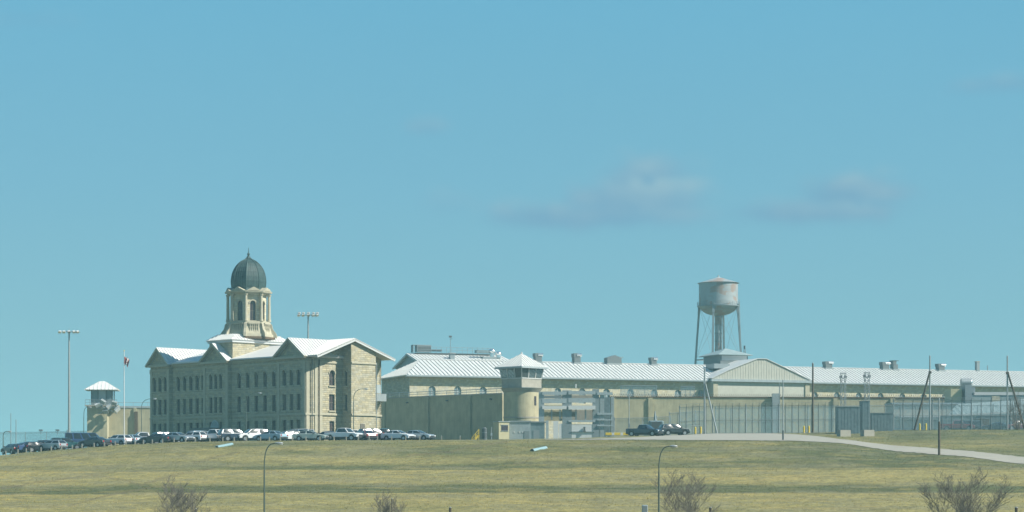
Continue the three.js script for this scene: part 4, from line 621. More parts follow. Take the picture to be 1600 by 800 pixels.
  copyOf(bol, 'left yellow bollard of the pair left of the braced pale pole', at0(1086.5, 316)); copyOf(bol, 'right yellow bollard of the pair left of the braced pale pole', at0(1095, 316)); copyOf(bol, 'left yellow bollard of the pair before the tall brown pole', at0(1256, 318)); copyOf(bol, 'right yellow bollard of the pair before the tall brown pole', at0(1264, 318)); copyOf(bol, 'left small yellow bollard near the braced dark pole at right', at0(1437, 322)); copyOf(bol, 'right small yellow bollard near the braced dark pole at right', at0(1447, 322));
  const ra = thing('meter_rail', 'grey pipe rail standing behind a pair of yellow bollards', 'rail', at0(1080, 318), 0); part('bar', rod([0, 1.35, 0], [1.8, 1.35, 0], 0.07), MAT.galv, ra); for (const x of [0.25, 1.0, 1.6]) part('post', cyl(x, -0.2, 1.35, 0, 0.06, 0.06, 8), MAT.galv, ra);
}
// concrete blocks with equipment boxes behind
for (const [px, l] of [[1313, 'left concrete block at the bend of the pale drive'], [1350, 'right concrete block at the bend of the pale drive']]) { const p = at0(px, 291), b = thing('concrete_block', l, 'block', p, 0.32, 'concrete blocks at the drive bend'); part('body', hull8([[0, -0.3, 0], [1.75, -0.3, 0], [1.75, -0.3, -1.2], [0, -0.3, -1.2]], [[0.05, 0.95, -0.05], [1.7, 0.95, -0.05], [1.7, 0.95, -1.15], [0.05, 0.95, -1.15]]), MAT.concrete, b); part('lifting_eye', flat(new THREE.TorusGeometry(0.12, 0.025, 6, 10).translate(0.9, 0.97, -0.6)), MAT.darkSteel, b); }
{
  const mk = (name, label, px0, px1, py0, d, mat, dep, extra) => { const p = at0(px0, d), W = X(px1, d) - X(px0, d), H = Y(py0, d) - p[1], b = thing(name, label, 'container', p, 0.0); part('body', box(0, W, -0.5, H, -dep, 0), mat, b); const n = Math.max(3, Math.round(W / 0.5)); for (let i = 0; i < n; i++) part('side_rib', box((i + 0.2) * W / n, (i + 0.6) * W / n, 0.1, H - 0.12, 0.001, 0.022), mat, b); part('roof', box(-0.05, W + 0.05, H + 0.001, H + 0.1, -dep - 0.05, 0.07), MAT.steelGrey, b); return b; };
  mk('storage_container', 'dark blue grey container behind the left concrete block', 1309, 1344, 636, 306, MAT.darkBlue, 2.4); mk('storage_container', 'narrow dark container behind the right concrete block', 1347, 1359, 627, 308, MAT.darkBlue, 2.4); mk('storage_container', 'low pale topped container right of the lattice poles', 1361, 1395, 646, 312, MAT.darkBlue, 2.4);
  mk('storage_container', 'dark storage container in the yard behind the right braced pole', 1531, 1596, 649, 338, MAT.darkBlue, 3); mk('storage_container', 'dull red container standing in the far right yard', 1527, 1546, 654, 334, MAT.rust, 3);
}
// yard buildings at the far right
{
  const d = 352, b = thing('yard_shed', 'long low yard building with sloped pale teal roof at far right', 'shed', [X(1486, d), 1.5, -d], 0.0), W = 19;
  part('wall', box(0, W, -1, 4.2, -9, 0), MAT.steelGrey, b); const s = [], r = []; roofPlane([-0.6, 4.2, 0.8], [W, 5.0, 0.8], [W, 7.4, -6], [2.4, 6.2, -6], 0.2, 0.9, s, r); part('roof', s, MAT.roofGrey, b); part('roof_seam', r, MAT.roofGrey, b, { kind: 'stuff' }); part('fascia', beam([-0.6, 4.05, 0.82], [W, 4.85, 0.82], 0.12, 0.3), MAT.white, b); for (const x of [2, 5.5, 9, 12.5]) part('door', box(x, x + 2.4, 0, 3.2, 0.001, 0.07), MAT.darkBlue, b);
  const d2 = 362, c = thing('yard_block', 'low flat roofed yard block with tan door bay behind right fences', 'building', [X(1395, d2), 1.2, -d2], 0.03); part('wall', box(0, 14.5, -1, 6.6, -6, 0), MAT.concrete, c); part('roof', box(-0.2, 14.7, 6.602, 6.9, -6.2, 0.3), MAT.panelBlue, c); part('upper_room', box(10.6, 12.6, 6.902, 9.4, -5, -0.4), MAT.cream, c); part('tower_shaft', box(13.0, 14.2, -1, 10.1, -3, 0.4), MAT.steelGrey, c); part('canopy', box(0.5, 10, 4.2, 4.45, 0.002, 2.0), MAT.white, c); part('dark_band', box(0, 14.4, 0, 2.3, 0.002, 0.1), MAT.darkBlue, c);
  const d3 = 366, e = thing('yard_office', 'grey office block with white parapet strip at right', 'building', [X(1500, d3), 1.2, -d3], 0.0); part('wall', box(0, 16, -1, 8.4, -5, 0), MAT.roofGrey, e); part('parapet', box(2.6, 16, 8.402, 8.95, -5, 0.1), MAT.fascia, e); part('window', box(5.8, 7.2, 7.0, 8.2, 0.001, 0.06), MAT.stonePale, e); part('roof_edge', box(0, 16.1, 5.6, 5.9, 0.002, 0.25), MAT.steelGrey, e); part('window', box(9, 11, 7.0, 8.1, 0.001, 0.06), MAT.glassPale, e); part('tank_stand', box(0.6, 3.0, 8.403, 9.9, -4, -1), MAT.steelGrey, e);
  const v = thing('roof_tank', 'round silver tank on the grey roof at right', 'tank', [X(1515, d3 - 1), 11.11, -(d3 + 2)], 0); part('body', [flat(new THREE.CylinderGeometry(0.75, 0.75, 1.8, 20).rotateZ(Math.PI / 2).translate(0, 0.85, 0))], MAT.galv, v); part('end_cap', flat(new THREE.SphereGeometry(0.75, 16, 10).scale(0.4, 1, 1).translate(0.9, 0.85, 0)), MAT.shiny, v); part('saddle', [box(-0.6, -0.4, 0, 0.6, -0.6, 0.6), box(0.4, 0.6, 0, 0.6, -0.6, 0.6)], MAT.darkSteel, v);
  for (const [px, w, y0, y1, l] of [[970, 6.8, 603, 617, 'pale mesh screen above the sunlit wall, left and wider'], [1064, 2.6, 604, 640, 'narrow tall mesh screen above the sunlit wall']]) { const dd = 378, H = Y(y0, dd) - Y(y1, dd), g = thing('mesh_screen', l, 'screen', [X(px, dd), Y(y1, dd), -dd], 0.05); part('mesh', box(0, w, 0, H, -0.02, 0.02), MAT.chain, g); part('frame', [box(-0.06, w + 0.06, H, H + 0.12, -0.06, 0.06), box(-0.06, w + 0.06, -0.12, 0, -0.06, 0.06)], MAT.galv, g); for (let x = 0; x <= w + 0.01; x += w / 3) part('post', box(x - 0.05, x + 0.05, y1 > 630 ? -4 : -5, H, -0.14, -0.065), MAT.galv, g); }
}

// ================================================================== fences
function fence(name, label, pts, h, step, mats, opt = {}) {              // along ground points
  const A = pts[0], b = thing(name, label, 'fence', A), rel = (p) => [p[0] - A[0], p[1] - A[1], p[2] - A[2]];
  let n = 0, meshes = [], rails = [];
  for (let i = 0; i < pts.length - 1; i++) {
    const p = rel(pts[i]), q = rel(pts[i + 1]), L = Math.hypot(q[0] - p[0], q[2] - p[2]), k = Math.max(1, Math.round(L / step)), ang = Math.atan2(-(q[2] - p[2]), q[0] - p[0]);
    const a = new THREE.Vector3(...p), c = new THREE.Vector3(...q), ah = a.clone().setY(a.y + h), ch = c.clone().setY(c.y + h);
    meshes.push(soup(quad(a.toArray(), c.toArray(), ch.toArray(), ah.toArray())));
    for (const f of opt.rails ?? [0.03, 0.5, 1]) rails.push(rod([a.x, a.y + h * f, a.z + 0.08], [c.x, c.y + h * f, c.z + 0.08], 0.035, 0.035, 4));
    for (let j = i ? 1 : 0; j <= k; j++) { const t = j / k, x = lerp(p[0], q[0], t), y = lerp(p[1], q[1], t), z = lerp(p[2], q[2], t), thick = n % (opt.thick ?? 4) === 0; part('post', [cyl(x, y - 0.4, y + h + (thick ? 0.25 : 0), z, thick ? 0.10 : 0.065, thick ? 0.10 : 0.065, 6), ...(opt.arm ? [rod([x, y + h, z], [x, y + h + 0.45, z + 0.4], 0.035, 0.03, 4)] : [])], thick ? mats[1] : mats[0], b); n++; }
  }
  part('mesh', meshes, MAT.chain, b); rails.forEach((r) => part('rail', r, mats[0], b));
  if (opt.wire) for (const [dy, dz] of [[0.2, 0.17], [0.45, 0.4]]) part('barbed_wire', pts.slice(0, -1).map((p, i) => { const a = rel(p), c = rel(pts[i + 1]); return rod([a[0], a[1] + h + dy, a[2] + dz], [c[0], c[1] + h + dy, c[2] + dz], 0.022, 0.022, 3); }), MAT.steelGrey, b);
  return b;
}
const run = (px0, px1, n, dA, dB) => Array.from({ length: n + 1 }, (_, i) => at0(lerp(px0, px1, i / n), lerp(dA, dB, i / n)));
fence('chain_link_fence', 'tall chain link fence along the drive before the ribbed gable', run(1062, 1310, 8, 322, 326), 4.5, 1.3, [MAT.ventGrey, MAT.steelGrey], { thick: 5, arm: true, wire: true });
fence('chain_link_fence', 'chain link fence across the yard from lattice poles to right edge', run(1396, 1640, 8, 325, 326), 4.9, 1.9, [MAT.ventGrey, MAT.steelGrey], { thick: 4, arm: true, wire: true });
fence('chain_link_fence', 'pale chain link fence behind the yellow barrier beam', run(960, 1048, 2, 341, 340), 3.7, 2.4, [MAT.galv, MAT.galv], { thick: 3, rails: [1] });
fence('chain_link_fence', 'inner chain link fence running close before the sunlit wall', run(1118, 1600, 10, 345, 350), 4.9, 2.6, [MAT.steelGrey, MAT.steelGrey], { thick: 6 });
fence('chain_link_fence', 'grey fence panel stepped up beside the dark parked suv', run(1046, 1100, 2, 338, 338), 4.2, 1.6, [MAT.steelGrey, MAT.galv], { thick: 3 });
fence('chain_link_fence', 'faint distant chain link fence at the far left edge', [[X(-20, 440), -2.4, -440], [X(40, 440), -2.4, -440], [X(138, 436), -2.2, -436]], 6.8, 5.6, [MAT.steelGrey, MAT.steelGrey], { thick: 3, rails: [0.96] });
{ const s = thing('fence_camera', 'small dark camera box on the distant left fence, left one', 'camera', [X(64, 438), 4.5, -438]); part('body', box(-0.4, 0.4, 0, 0.3, -0.2, 0.2), MAT.steelGrey, s); part('stem', cyl(0, -0.7, 0, 0, 0.08), MAT.steelGrey, s); part('hood', box(-0.45, 0.3, 0.301, 0.36, -0.22, 0.22), MAT.darkSteel, s); copyOf(s, 'small dark camera box on the distant left fence, right one', [X(90, 437), 4.5, -437]); }

// ================================================================== poles
function pole(label, px, d, pyTop, r, mat, extra) { const p = at0(px, d), h = Y(pyTop, d) - p[1], b = thing('pole', label, 'pole', p); part('shaft', cyl(0, -0.5, h, 0, r, r * 0.75, 8), mat, b); part('cap', cyl(0, h, h + 0.15, 0, r * 0.9, r * 0.5, 8), MAT.steelGrey, b); if (extra) extra(b, h, d); return b; }
const strut = (px1, py1, px2, py2, r, mat) => (b, h, d) => { const q = at0(px2, d), o = b.position; part('brace', rod([X(px1, d) - o.x, Y(py1, d) - o.y, 0.1], [q[0] - o.x, Math.min(q[1], Y(py2, d)) - o.y - 0.3, 0.1], r, r * 1.15, 7), mat, b); part('bracket', box(-0.2, 0.2, Y(py1, d) - o.y - 0.25, Y(py1, d) - o.y + 0.1, -0.15, 0.25), mat, b); };
pole('pale grey pole with one slanted brace before the ribbed gable', 1101, 312, 577, 0.17, MAT.galv, strut(1101.5, 597, 1122.5, 683, 0.12, MAT.galv));
pole('tall dark brown pole right of the ribbed gable', 1270, 318, 568, 0.17, MAT.poleBrown);
pole('tall braced pole with dark slanted strut leaning left', 1453, 318, 557, 0.15, MAT.galv, strut(1452.5, 581, 1428, 672, 0.15, MAT.poleBrown));
pole('tall braced pole near right edge with dark strut leaning right', 1574, 316, 557, 0.15, MAT.galv, strut(1574.5, 582, 1602, 660, 0.15, MAT.poleBrown));
pole('slim grey pole standing left of the dark pickup', 983, 309, 617, 0.08, MAT.galv, (b, h) => part('box', box(-0.14, 0.14, 1.4, 2.0, 0.09, 0.25), MAT.steelGrey, b));
pole('slim dark footed pole at the near edge of the drive', 1223.5, 268, 595, 0.09, MAT.galv, (b) => part('dark_sleeve', cyl(0, -0.4, 1.3, 0, 0.12, 0.11, 8), MAT.darkSteel, b));
pole('dark pole on the near verge of the pale hillside road', 1467.5, 246.5, 624, 0.11, MAT.galv, (b) => part('dark_sleeve', cyl(0, -0.4, 4.1, 0, 0.15, 0.14, 8), MAT.poleBrown, b));
pole('taller thin bare pole at the far left fence', 17, 300, 647, 0.06, MAT.steelGrey); pole('shorter thin bare pole at the far left fence', 25, 302, 657, 0.07, MAT.steelGrey);
pole('slim grey pole in front of the ribbed gable end pier', 1218, 330, 600, 0.1, MAT.steelGrey);
// lattice poles by the concrete blocks
for (const [px, top, l] of [[1317.5, 582, 'left steel lattice pole with cross arms behind concrete blocks'], [1354.5, 581, 'right steel lattice pole with cross arms behind concrete blocks']]) {
  const d = 309, p = at0(px, d), h = Y(top, d) - p[1], b = thing('lattice_pole', l, 'pole', p, 0.2, 'lattice poles behind the concrete blocks'), w = 0.36;
  for (const [a, c] of [[-1, -1], [1, -1], [1, 1], [-1, 1]]) part('leg', beam([a * w, -0.3, c * w], [a * w * 0.8, h, c * w * 0.8], 0.07, 0.07), MAT.steelGrey, b);
  for (let y = 0.2; y < h - 0.9; y += 0.8) { part('brace', [rod([-w, y, w], [w, y + 0.8, w], 0.03, 0.03, 4), rod([w, y, -w], [-w, y + 0.8, -w], 0.03, 0.03, 4)], MAT.steelGrey, b); part('brace', [rod([w, y, w], [w, y + 0.8, -w], 0.03, 0.03, 4), rod([-w, y, -w], [-w, y + 0.8, w], 0.03, 0.03, 4)], MAT.steelGrey, b); }
  part('cross_arm', box(-0.6, 0.6, h - 0.9, h - 0.8, -0.06, 0.06), MAT.steelGrey, b); part('cross_arm', box(-0.5, 0.5, h - 0.2, h - 0.1, -0.06, 0.06), MAT.steelGrey, b); for (const x of [-0.55, -0.3, 0.3, 0.55]) part('insulator', [cyl(x, h - 0.78, h - 0.5, 0, 0.07, 0.05, 8), cyl(x, h - 0.6, h - 0.55, 0, 0.12, 0.12, 8)], MAT.darkSteel, b);
}
// high light masts
for (const [px, d, top, hw, l] of [[108, 380, 518, 1.7, 'tall floodlight mast standing alone left of the left watch tower'], [481.5, 392, 492, 1.8, 'tall floodlight mast rising behind the white roofs of domed building']]) {
  const y0 = -3, h = Y(top, d) - y0, b = thing('light_mast', l, 'light mast', [X(px, d), y0, -d], 0, 'high floodlight masts'); part('pole', cyl(0, -1, h, 0, 0.3, 0.14, 12), MAT.galv, b); part('crossbar', [box(-hw, hw, h - 0.12, h + 0.02, -0.08, 0.08), cyl(0, h, h + 0.7, 0, 0.06, 0.03, 6)], MAT.steelGrey, b);
  for (const f of [-1, -0.55, 0, 0.55, 0.95]) { const g = part('lamp_head', [new RB(0.5, 0.46, 0.5)].map(flat), MAT.white, b); g.position.set(f * hw, h - 0.1, 0.2); g.rotation.set(0.35, f * 0.4 + 0.35, 0); part('lens', box(-0.26, 0.26, -0.16, 0.16, 0.251, 0.27), MAT.shiny, g); if (px > 400) { const g2 = part('lamp_head', [new RB(0.5, 0.34, 0.4)].map(flat), MAT.white, b); g2.position.set(f * hw + 0.1, h + 0.32, 0.25); } }
}
// flag pole
{
  const d = 303, p = at0(194, d), h = Y(549, d) - p[1], b = thing('flagpole', 'slim pale flagpole before the left watch tower wall', 'flagpole', p); part('pole', cyl(0, -0.4, h, 0, 0.075, 0.05, 10), MAT.white, b); part('ball', flat(new THREE.SphereGeometry(0.1, 10, 8).translate(0, h + 0.08, 0)), MAT.yellow, b); part('base', cyl(0, -0.4, 0.3, 0, 0.28, 0.22, 10), MAT.concrete, b);
  const f = thing('flag', 'limp red and white flag hanging near the flagpole top', 'flag', [p[0], p[1], p[2]]);
  const pt = (u, v) => [0.06 + u * 0.75 * (0.75 + 0.25 * Math.cos(v * 2)), h - 0.75 - v * 1.15 - u * 0.42 * (1 + 0.4 * Math.sin(u * 9)), 0.14 * Math.sin(u * 13 + v * 2) * (0.4 + u)];
  const strip = (u0, u1, o) => { const tr = []; const n = 8; for (let i = 0; i < n; i++) for (let j = 0; j < 8; j++) { const a = lerp(u0, u1, i / n), c = lerp(u0, u1, (i + 1) / n), e = j / 8, g = (j + 1) / 8; tr.push(...quad(pt(a, e), pt(a, g), pt(c, g), pt(c, e))); } return soup(tr); };
  part('red_bar', strip(0, 0.25), MAT.red, f); part('white_field', strip(0.25, 0.75), MAT.cloth, f); part('red_bar', strip(0.75, 1), MAT.red, f);
  const leaf = [[0, 0.5], [0.09, 0.33], [0.2, 0.38], [0.16, 0.12], [0.27, 0.24], [0.31, 0.17], [0.45, 0.2], [0.39, 0.06], [0.46, 0], [0.22, -0.2], [0.25, -0.29], [0.02, -0.25], [0.02, -0.48]]; const full = [...leaf, ...leaf.slice().reverse().map(([x, y]) => [-x, y])].slice(0, -1);
  const lg = flat(new THREE.ShapeGeometry(new THREE.Shape(full.map(([x, y]) => new THREE.Vector2(x, y))), 1)), ps = lg.attributes.position; for (let i = 0; i < ps.count; i++) { const q = pt(0.5 + ps.getX(i) * 0.45, 0.5 - ps.getY(i) * 0.75); ps.setXYZ(i, q[0], q[1], q[2] + 0.012); } part('leaf_emblem', lg, MAT.red, f);
}
// street lamps with curved arms
function lamp(label, px, d, pyTop, armPx, mat, group, r = 0.08, baseY = null) {
  const p = at0(px, d), h = Y(pyTop, d) - p[1], a = armPx * d / F, b = thing('street_lamp', label, 'street lamp', p, 0, group);
  part('pole', cyl(0, -0.5, h * 0.78, 0, r, r * 0.75, 8), mat, b); part('arm', tube([[0, h * 0.775, 0], [0.02 * a, h * 0.86, 0], [0.18 * a, h * 0.945, 0], [0.5 * a, h * 0.99, 0], [0.9 * a, h, 0]], r * 0.62, 6, 18), mat, b);
  const g = part('lamp_head', flat(new THREE.SphereGeometry(0.5, 14, 8).scale(0.62, 0.17, 0.3)), MAT.galv, b); g.position.set(a * 0.9 + 0.25, h, 0); part('lens', flat(new THREE.SphereGeometry(0.3, 12, 6, 0, 6.283, Math.PI / 2, Math.PI / 2).scale(0.8, 0.3, 0.6).translate(0.05, -0.06, 0)), MAT.white, g); part('base_plate', cyl(0, -0.3, 0.12, 0, r * 2.6, r * 2.6, 8), MAT.concrete, b);
}
const LG = 'curved arm lamps over the car park';
lamp('curved street lamp at the left edge of the picture', 5, 298, 674, 8, MAT.lampPole, LG, 0.09); lamp('curved street lamp close left of the left watch tower', 131, 305, 636, 7, MAT.lampPole, LG, 0.07); lamp('curved street lamp between the flagpole and domed building', 221, 306, 623, 20, MAT.lampPole, LG, 0.07); lamp('curved street lamp before the middle of the shaded facade', 385, 306, 614, 20, MAT.lampPole, LG, 0.06); lamp('curved street lamp before the sunlit end wall of domed building', 552.5, 292, 607.5, 19, MAT.lampPole, LG, 0.075);
lamp('left foreground lamp post on the grass slope with curved arm', 413, 141, 692.5, 19, MAT.lampPole, 'lamp posts at the foot of the slope', 0.072); lamp('foreground lamp post beside the bare tree with curved arm', 1029.5, 141, 697, 19, MAT.lampPole, 'lamp posts at the foot of the slope', 0.072);

// ================================================================== vehicles
const paint = (r, g, b) => phys({ color: C(r, g, b), roughness: 0.32, clearcoat: 1, clearcoatRoughness: 0.15 });
const PAINT = { white: paint(0.72, 0.74, 0.75), silver: phys({ color: C(0.42, 0.46, 0.48), roughness: 0.3, metalness: 0.45, clearcoat: 1, clearcoatRoughness: 0.15 }), paleGreen: paint(0.36, 0.42, 0.38), blue: paint(0.035, 0.07, 0.16), iceBlue: paint(0.30, 0.42, 0.50), navy: paint(0.018, 0.03, 0.06), black: paint(0.014, 0.016, 0.02), teal: paint(0.025, 0.09, 0.10), maroon: paint(0.12, 0.018, 0.03), grey: paint(0.12, 0.14, 0.155), red: paint(0.25, 0.03, 0.03) };
function patch(a, b, c, d, bulge, n = 6) {                              // bowed sheet of glass; corners counter-clockwise from outside
  const V = [a, b, c, d].map((p) => new THREE.Vector3(...p)), nr = new THREE.Vector3().crossVectors(V[1].clone().sub(V[0]), V[3].clone().sub(V[0])).normalize();
  const P = (u, v) => V[0].clone().multiplyScalar((1 - u) * (1 - v)).addScaledVector(V[1], u * (1 - v)).addScaledVector(V[2], u * v).addScaledVector(V[3], (1 - u) * v).addScaledVector(nr, 0.012 + bulge * 16 * u * (1 - u) * v * (1 - v) * 0.5 + bulge * (4 * u * (1 - u)) * 0.5);
  const g = new THREE.BufferGeometry(), pos = [], idx = []; for (let j = 0; j <= n; j++) for (let i = 0; i <= n; i++) pos.push(...P(i / n, j / n).toArray());
  for (let j = 0; j < n; j++) for (let i = 0; i < n; i++) { const k = j * (n + 1) + i; idx.push(k, k + 1, k + n + 2, k, k + n + 2, k + n + 1); } g.setAttribute('position', new THREE.Float32BufferAttribute(pos, 3)); g.setIndex(idx); g.computeVertexNormals(); return flat(g);
}
// body outlines: length, width, lower side outline, cabin as [base rear x, base front x, top rear x, top front x, base y, top y]
const KIND = {
  sedan: { L: 4.8, W: 1.8, side: [[-2.38, 0.32], [-2.42, 0.72], [-2.3, 0.98], [-1.45, 1.03], [0.85, 1.0], [2.1, 0.84], [2.38, 0.68], [2.4, 0.34]], cab: [-1.75, 1.05, -1.0, 0.15, 0.98, 1.45], ax: [-1.4, 1.45], r: 0.33 },
  hatch: { L: 4.2, W: 1.78, side: [[-2.05, 0.32], [-2.1, 0.75], [-2.0, 1.02], [0.75, 1.02], [1.85, 0.86], [2.08, 0.7], [2.1, 0.34]], cab: [-2.0, 1.0, -1.6, 0.2, 1.0, 1.5], ax: [-1.3, 1.3], r: 0.33 },
  suv: { L: 4.7, W: 1.88, side: [[-2.3, 0.42], [-2.36, 0.85], [-2.28, 1.14], [0.9, 1.14], [2.1, 1.02], [2.32, 0.85], [2.34, 0.44]], cab: [-2.28, 1.1, -1.95, 0.35, 1.12, 1.76], ax: [-1.4, 1.42], r: 0.38 },
  van: { L: 5.0, W: 1.95, side: [[-2.46, 0.38], [-2.5, 0.85], [-2.45, 1.1], [1.25, 1.1], [2.25, 0.92], [2.48, 0.72], [2.5, 0.4]], cab: [-2.46, 1.75, -2.3, 0.75, 1.08, 1.82], ax: [-1.55, 1.55], r: 0.34 },
  minibus: { L: 5.8, W: 2.05, side: [[-2.86, 0.42], [-2.9, 0.95], [-2.88, 1.3], [1.9, 1.3], [2.6, 1.1], [2.86, 0.9], [2.9, 0.44]], cab: [-2.87, 2.2, -2.8, 1.35, 1.28, 2.25], ax: [-1.85, 1.85], r: 0.37 },
  pickup: { L: 5.6, W: 1.95, side: [[-2.76, 0.5], [-2.8, 0.95], [-2.76, 1.14], [0.95, 1.14], [2.35, 1.08], [2.74, 0.9], [2.78, 0.5]], cab: [-0.85, 1.25, -0.6, 0.55, 1.12, 1.8], ax: [-1.75, 1.8], r: 0.4, bed: true },
};
const protos = {};
function makeVehicle(kind, o) {
  const k = KIND[kind], h = k.W / 2, bev = 0.09, s = new THREE.Shape(); const pts = k.side.map(([x, y]) => [x * 0.985, y]);
  s.moveTo(...pts[0]); for (let i = 1; i < pts.length; i++) s.lineTo(...pts[i]);
  for (const ax of [...k.ax].reverse()) { s.lineTo(ax + k.r + 0.07, pts[0][1]); s.absarc(ax, k.r, k.r + 0.07, Math.asin((pts[0][1] - k.r) / (k.r + 0.07)) || 0, Math.PI - (Math.asin((pts[0][1] - k.r) / (k.r + 0.07)) || 0), false); } s.closePath();
  const body = part('body', flat(new THREE.ExtrudeGeometry(s, { depth: k.W - 2 * bev, bevelEnabled: true, bevelThickness: bev, bevelSize: bev * 0.7, bevelOffset: -bev * 0.7, bevelSegments: 3, curveSegments: 10 }).translate(0, 0, -h + bev)), PAINT.white, o);
  part('underbody', box(-k.L * 0.45, k.L * 0.45, 0.24, 0.5, -h + 0.25, h - 0.25), MAT.plastic, o);
  const [br, bf, tr, tf, y0, y1] = k.cab, w0 = h - 0.08, w1 = h - 0.30, bot = [[br, y0, w0], [bf, y0, w0], [bf, y0, -w0], [br, y0, -w0]], ry = y1 - 0.07, top = [[tr, ry, w1], [tf, ry, w1], [tf, ry, -w1], [tr, ry, -w1]];
  part('cabin', hull8(bot, top), PAINT.white, o);
  { const n = 8, pos = [], idx = []; for (let j = 0; j <= n; j++) for (let i = 0; i <= n; i++) { const u = i / n, v = j / n; pos.push(lerp(tr - 0.06, tf + 0.08, u), ry - 0.005 + 0.075 * Math.pow(16 * u * (1 - u) * v * (1 - v), 0.45), lerp(w1 + 0.03, -w1 - 0.03, v)); } for (let j = 0; j < n; j++) for (let i = 0; i < n; i++) { const a = j * (n + 1) + i; idx.push(a, a + 1, a + n + 2, a, a + n + 2, a + n + 1); } const g = new THREE.BufferGeometry(); g.setAttribute('position', new THREE.Float32BufferAttribute(pos, 3)); g.setIndex(idx); g.computeVertexNormals(); part('roof', [flat(g), box(tr - 0.06, tf + 0.08, ry - 0.03, ry - 0.006, -w1 - 0.03, w1 + 0.03)], PAINT.white, o); }
  const M = (p, q, t) => p.map((v, i) => lerp(v, q[i], t)), ins = (a, b, c, d, m) => { const f = (p, q, r, t) => p.map((v, i) => v + (q[i] - v) * m + (t[i] - v) * m); return [f(a, b, c, d), f(b, a, d, c), f(c, d, a, b), f(d, c, b, a)]; };
  const face = (nm, a, b, c, d, bulge) => part(nm, patch(...ins(a, b, c, d, 0.08), bulge), MAT.carGlass, o);
  face('windshield', bot[1], bot[2], top[2], top[1], 0.07); face('rear_window', bot[3], bot[0], top[0], top[3], 0.07);
  const cuts = kind === 'minibus' ? [0, 0.25, 0.5, 0.75, 1] : k.bed ? [0, 1] : [0, 0.5, 1];
  for (let i = 0; i < cuts.length - 1; i++) { const t0 = cuts[i], t1 = cuts[i + 1]; face('side_window', M(bot[0], bot[1], t0), M(bot[0], bot[1], t1), M(top[0], top[1], t1), M(top[0], top[1], t0), 0.03); face('side_window', M(bot[2], bot[3], 1 - t1), M(bot[2], bot[3], 1 - t0), M(top[2], top[3], 1 - t0), M(top[2], top[3], 1 - t1), 0.03); }
  if (k.bed) part('bed', [box(k.side[0][0] + 0.12, br - 0.1, 1.142, 1.2, -h + 0.12, h - 0.12)], MAT.plastic, o);
  for (const z of [-1, 1]) for (const ax of k.ax) { const t = part('wheel', cyl(0, -0.12, 0.12, 0, k.r, k.r, 22).rotateX(Math.PI / 2), MAT.tyre, o); t.position.set(ax, k.r, z * (h - 0.16)); part('rim', cyl(0, -0.125, 0.125, 0, k.r * 0.62, k.r * 0.62, 18).rotateX(Math.PI / 2), MAT.rim, t); }
  const fx = k.L / 2 - 0.06, hy = k.side[k.side.length - 2][1] - 0.02; for (const z of [-1, 1]) { part('headlight', box(fx - 0.12, fx + 0.045, hy - 0.11, hy + 0.06, z * (h - 0.22) - 0.16, z * (h - 0.22) + 0.16), MAT.headlight, o); part('tail_light', box(-fx - 0.045, -fx + 0.1, k.side[1][1] - 0.02, k.side[1][1] + 0.2, z * (h - 0.2) - 0.1, z * (h - 0.2) + 0.1), MAT.taillight, o); part('mirror', flat(new RB(0.16, 0.13, 0.2).translate(bf - 0.25, y0 + 0.1, z * (h + 0.04))), MAT.plastic, o); }
  part('bumper', box(fx - 0.02, fx + 0.06, 0.36, 0.58, -h + 0.12, h - 0.12), MAT.plastic, o); part('bumper', box(-fx - 0.06, -fx + 0.02, 0.36, 0.58, -h + 0.12, h - 0.12), MAT.plastic, o); part('grille', box(fx - 0.02, fx + 0.05, 0.6, hy - 0.02, -0.45, 0.45), MAT.plastic, o);
}
function vehicle(name, kind, colour, label, px, d, deg, top = null, group = 'vehicles in the car park') {
  const p = at0(px, d); p[1] = (d > 292 && px < 720 ? p[1] : p[1]) + 0.02;
  let o; const cat = { sedan: 'car', hatch: 'car', suv: 'car', van: 'van', minibus: 'van', pickup: 'pickup truck' }[kind];
  if (!protos[kind]) { o = protos[kind] = thing(name, label, cat, p, deg * Math.PI / 180, group); makeVehicle(kind, o); } else { o = protos[kind].clone(); o.name = numbered(name); o.userData = { label, category: cat, group }; o.position.set(...p); o.rotation.y = deg * Math.PI / 180; scene.add(o); }
  for (const c of o.children) { if (c.name === 'body') c.material = PAINT[colour]; if (c.name === 'roof' || c.name === 'cabin') c.material = PAINT[top ?? colour]; }
  return o;
}
const V = (...a) => vehicle('parked_' + ({ pickup: 'pickup', van: 'van', minibus: 'minibus' }[a[0]] ?? 'car'), ...a);
V('hatch', 'black', 'leftmost small dark car at the end of the parked row', 20, 281, 130); V('sedan', 'navy', 'second dark car from the left end of the row', 33, 283, 135); V('sedan', 'blue', 'dark blue car, third from the left end of the row', 45, 281, 128); V('hatch', 'black', 'black hatchback just left of the maroon van', 57, 281, 132);
V('van', 'maroon', 'maroon van parked behind a silver hatchback at left', 71, 293, 135); V('hatch', 'silver', 'silver hatchback parked in front of the maroon van', 82, 280.5, 30); V('suv', 'teal', 'dark teal suv right of the silver hatchback at left', 103, 283, 20); V('minibus', 'blue', 'long dark blue minibus left of the flagpole', 134, 286, 8); V('sedan', 'black', 'black car in front of the dark blue minibus', 148, 278, 33);
V('hatch', 'white', 'white hatchback parked by the foot of the flagpole', 184, 280.5, 30); V('sedan', 'iceBlue', 'pale blue car just right of the white flagpole hatchback', 205, 282, 45); V('pickup', 'navy', 'navy pickup with white cab before the left facade corner', 223, 283, 205, 'white'); V('sedan', 'black', 'black sedan right of the navy pickup with white cab', 245, 279.5, 25); V('suv', 'silver', 'silver suv partly hidden behind a black sedan', 262, 290, 40);
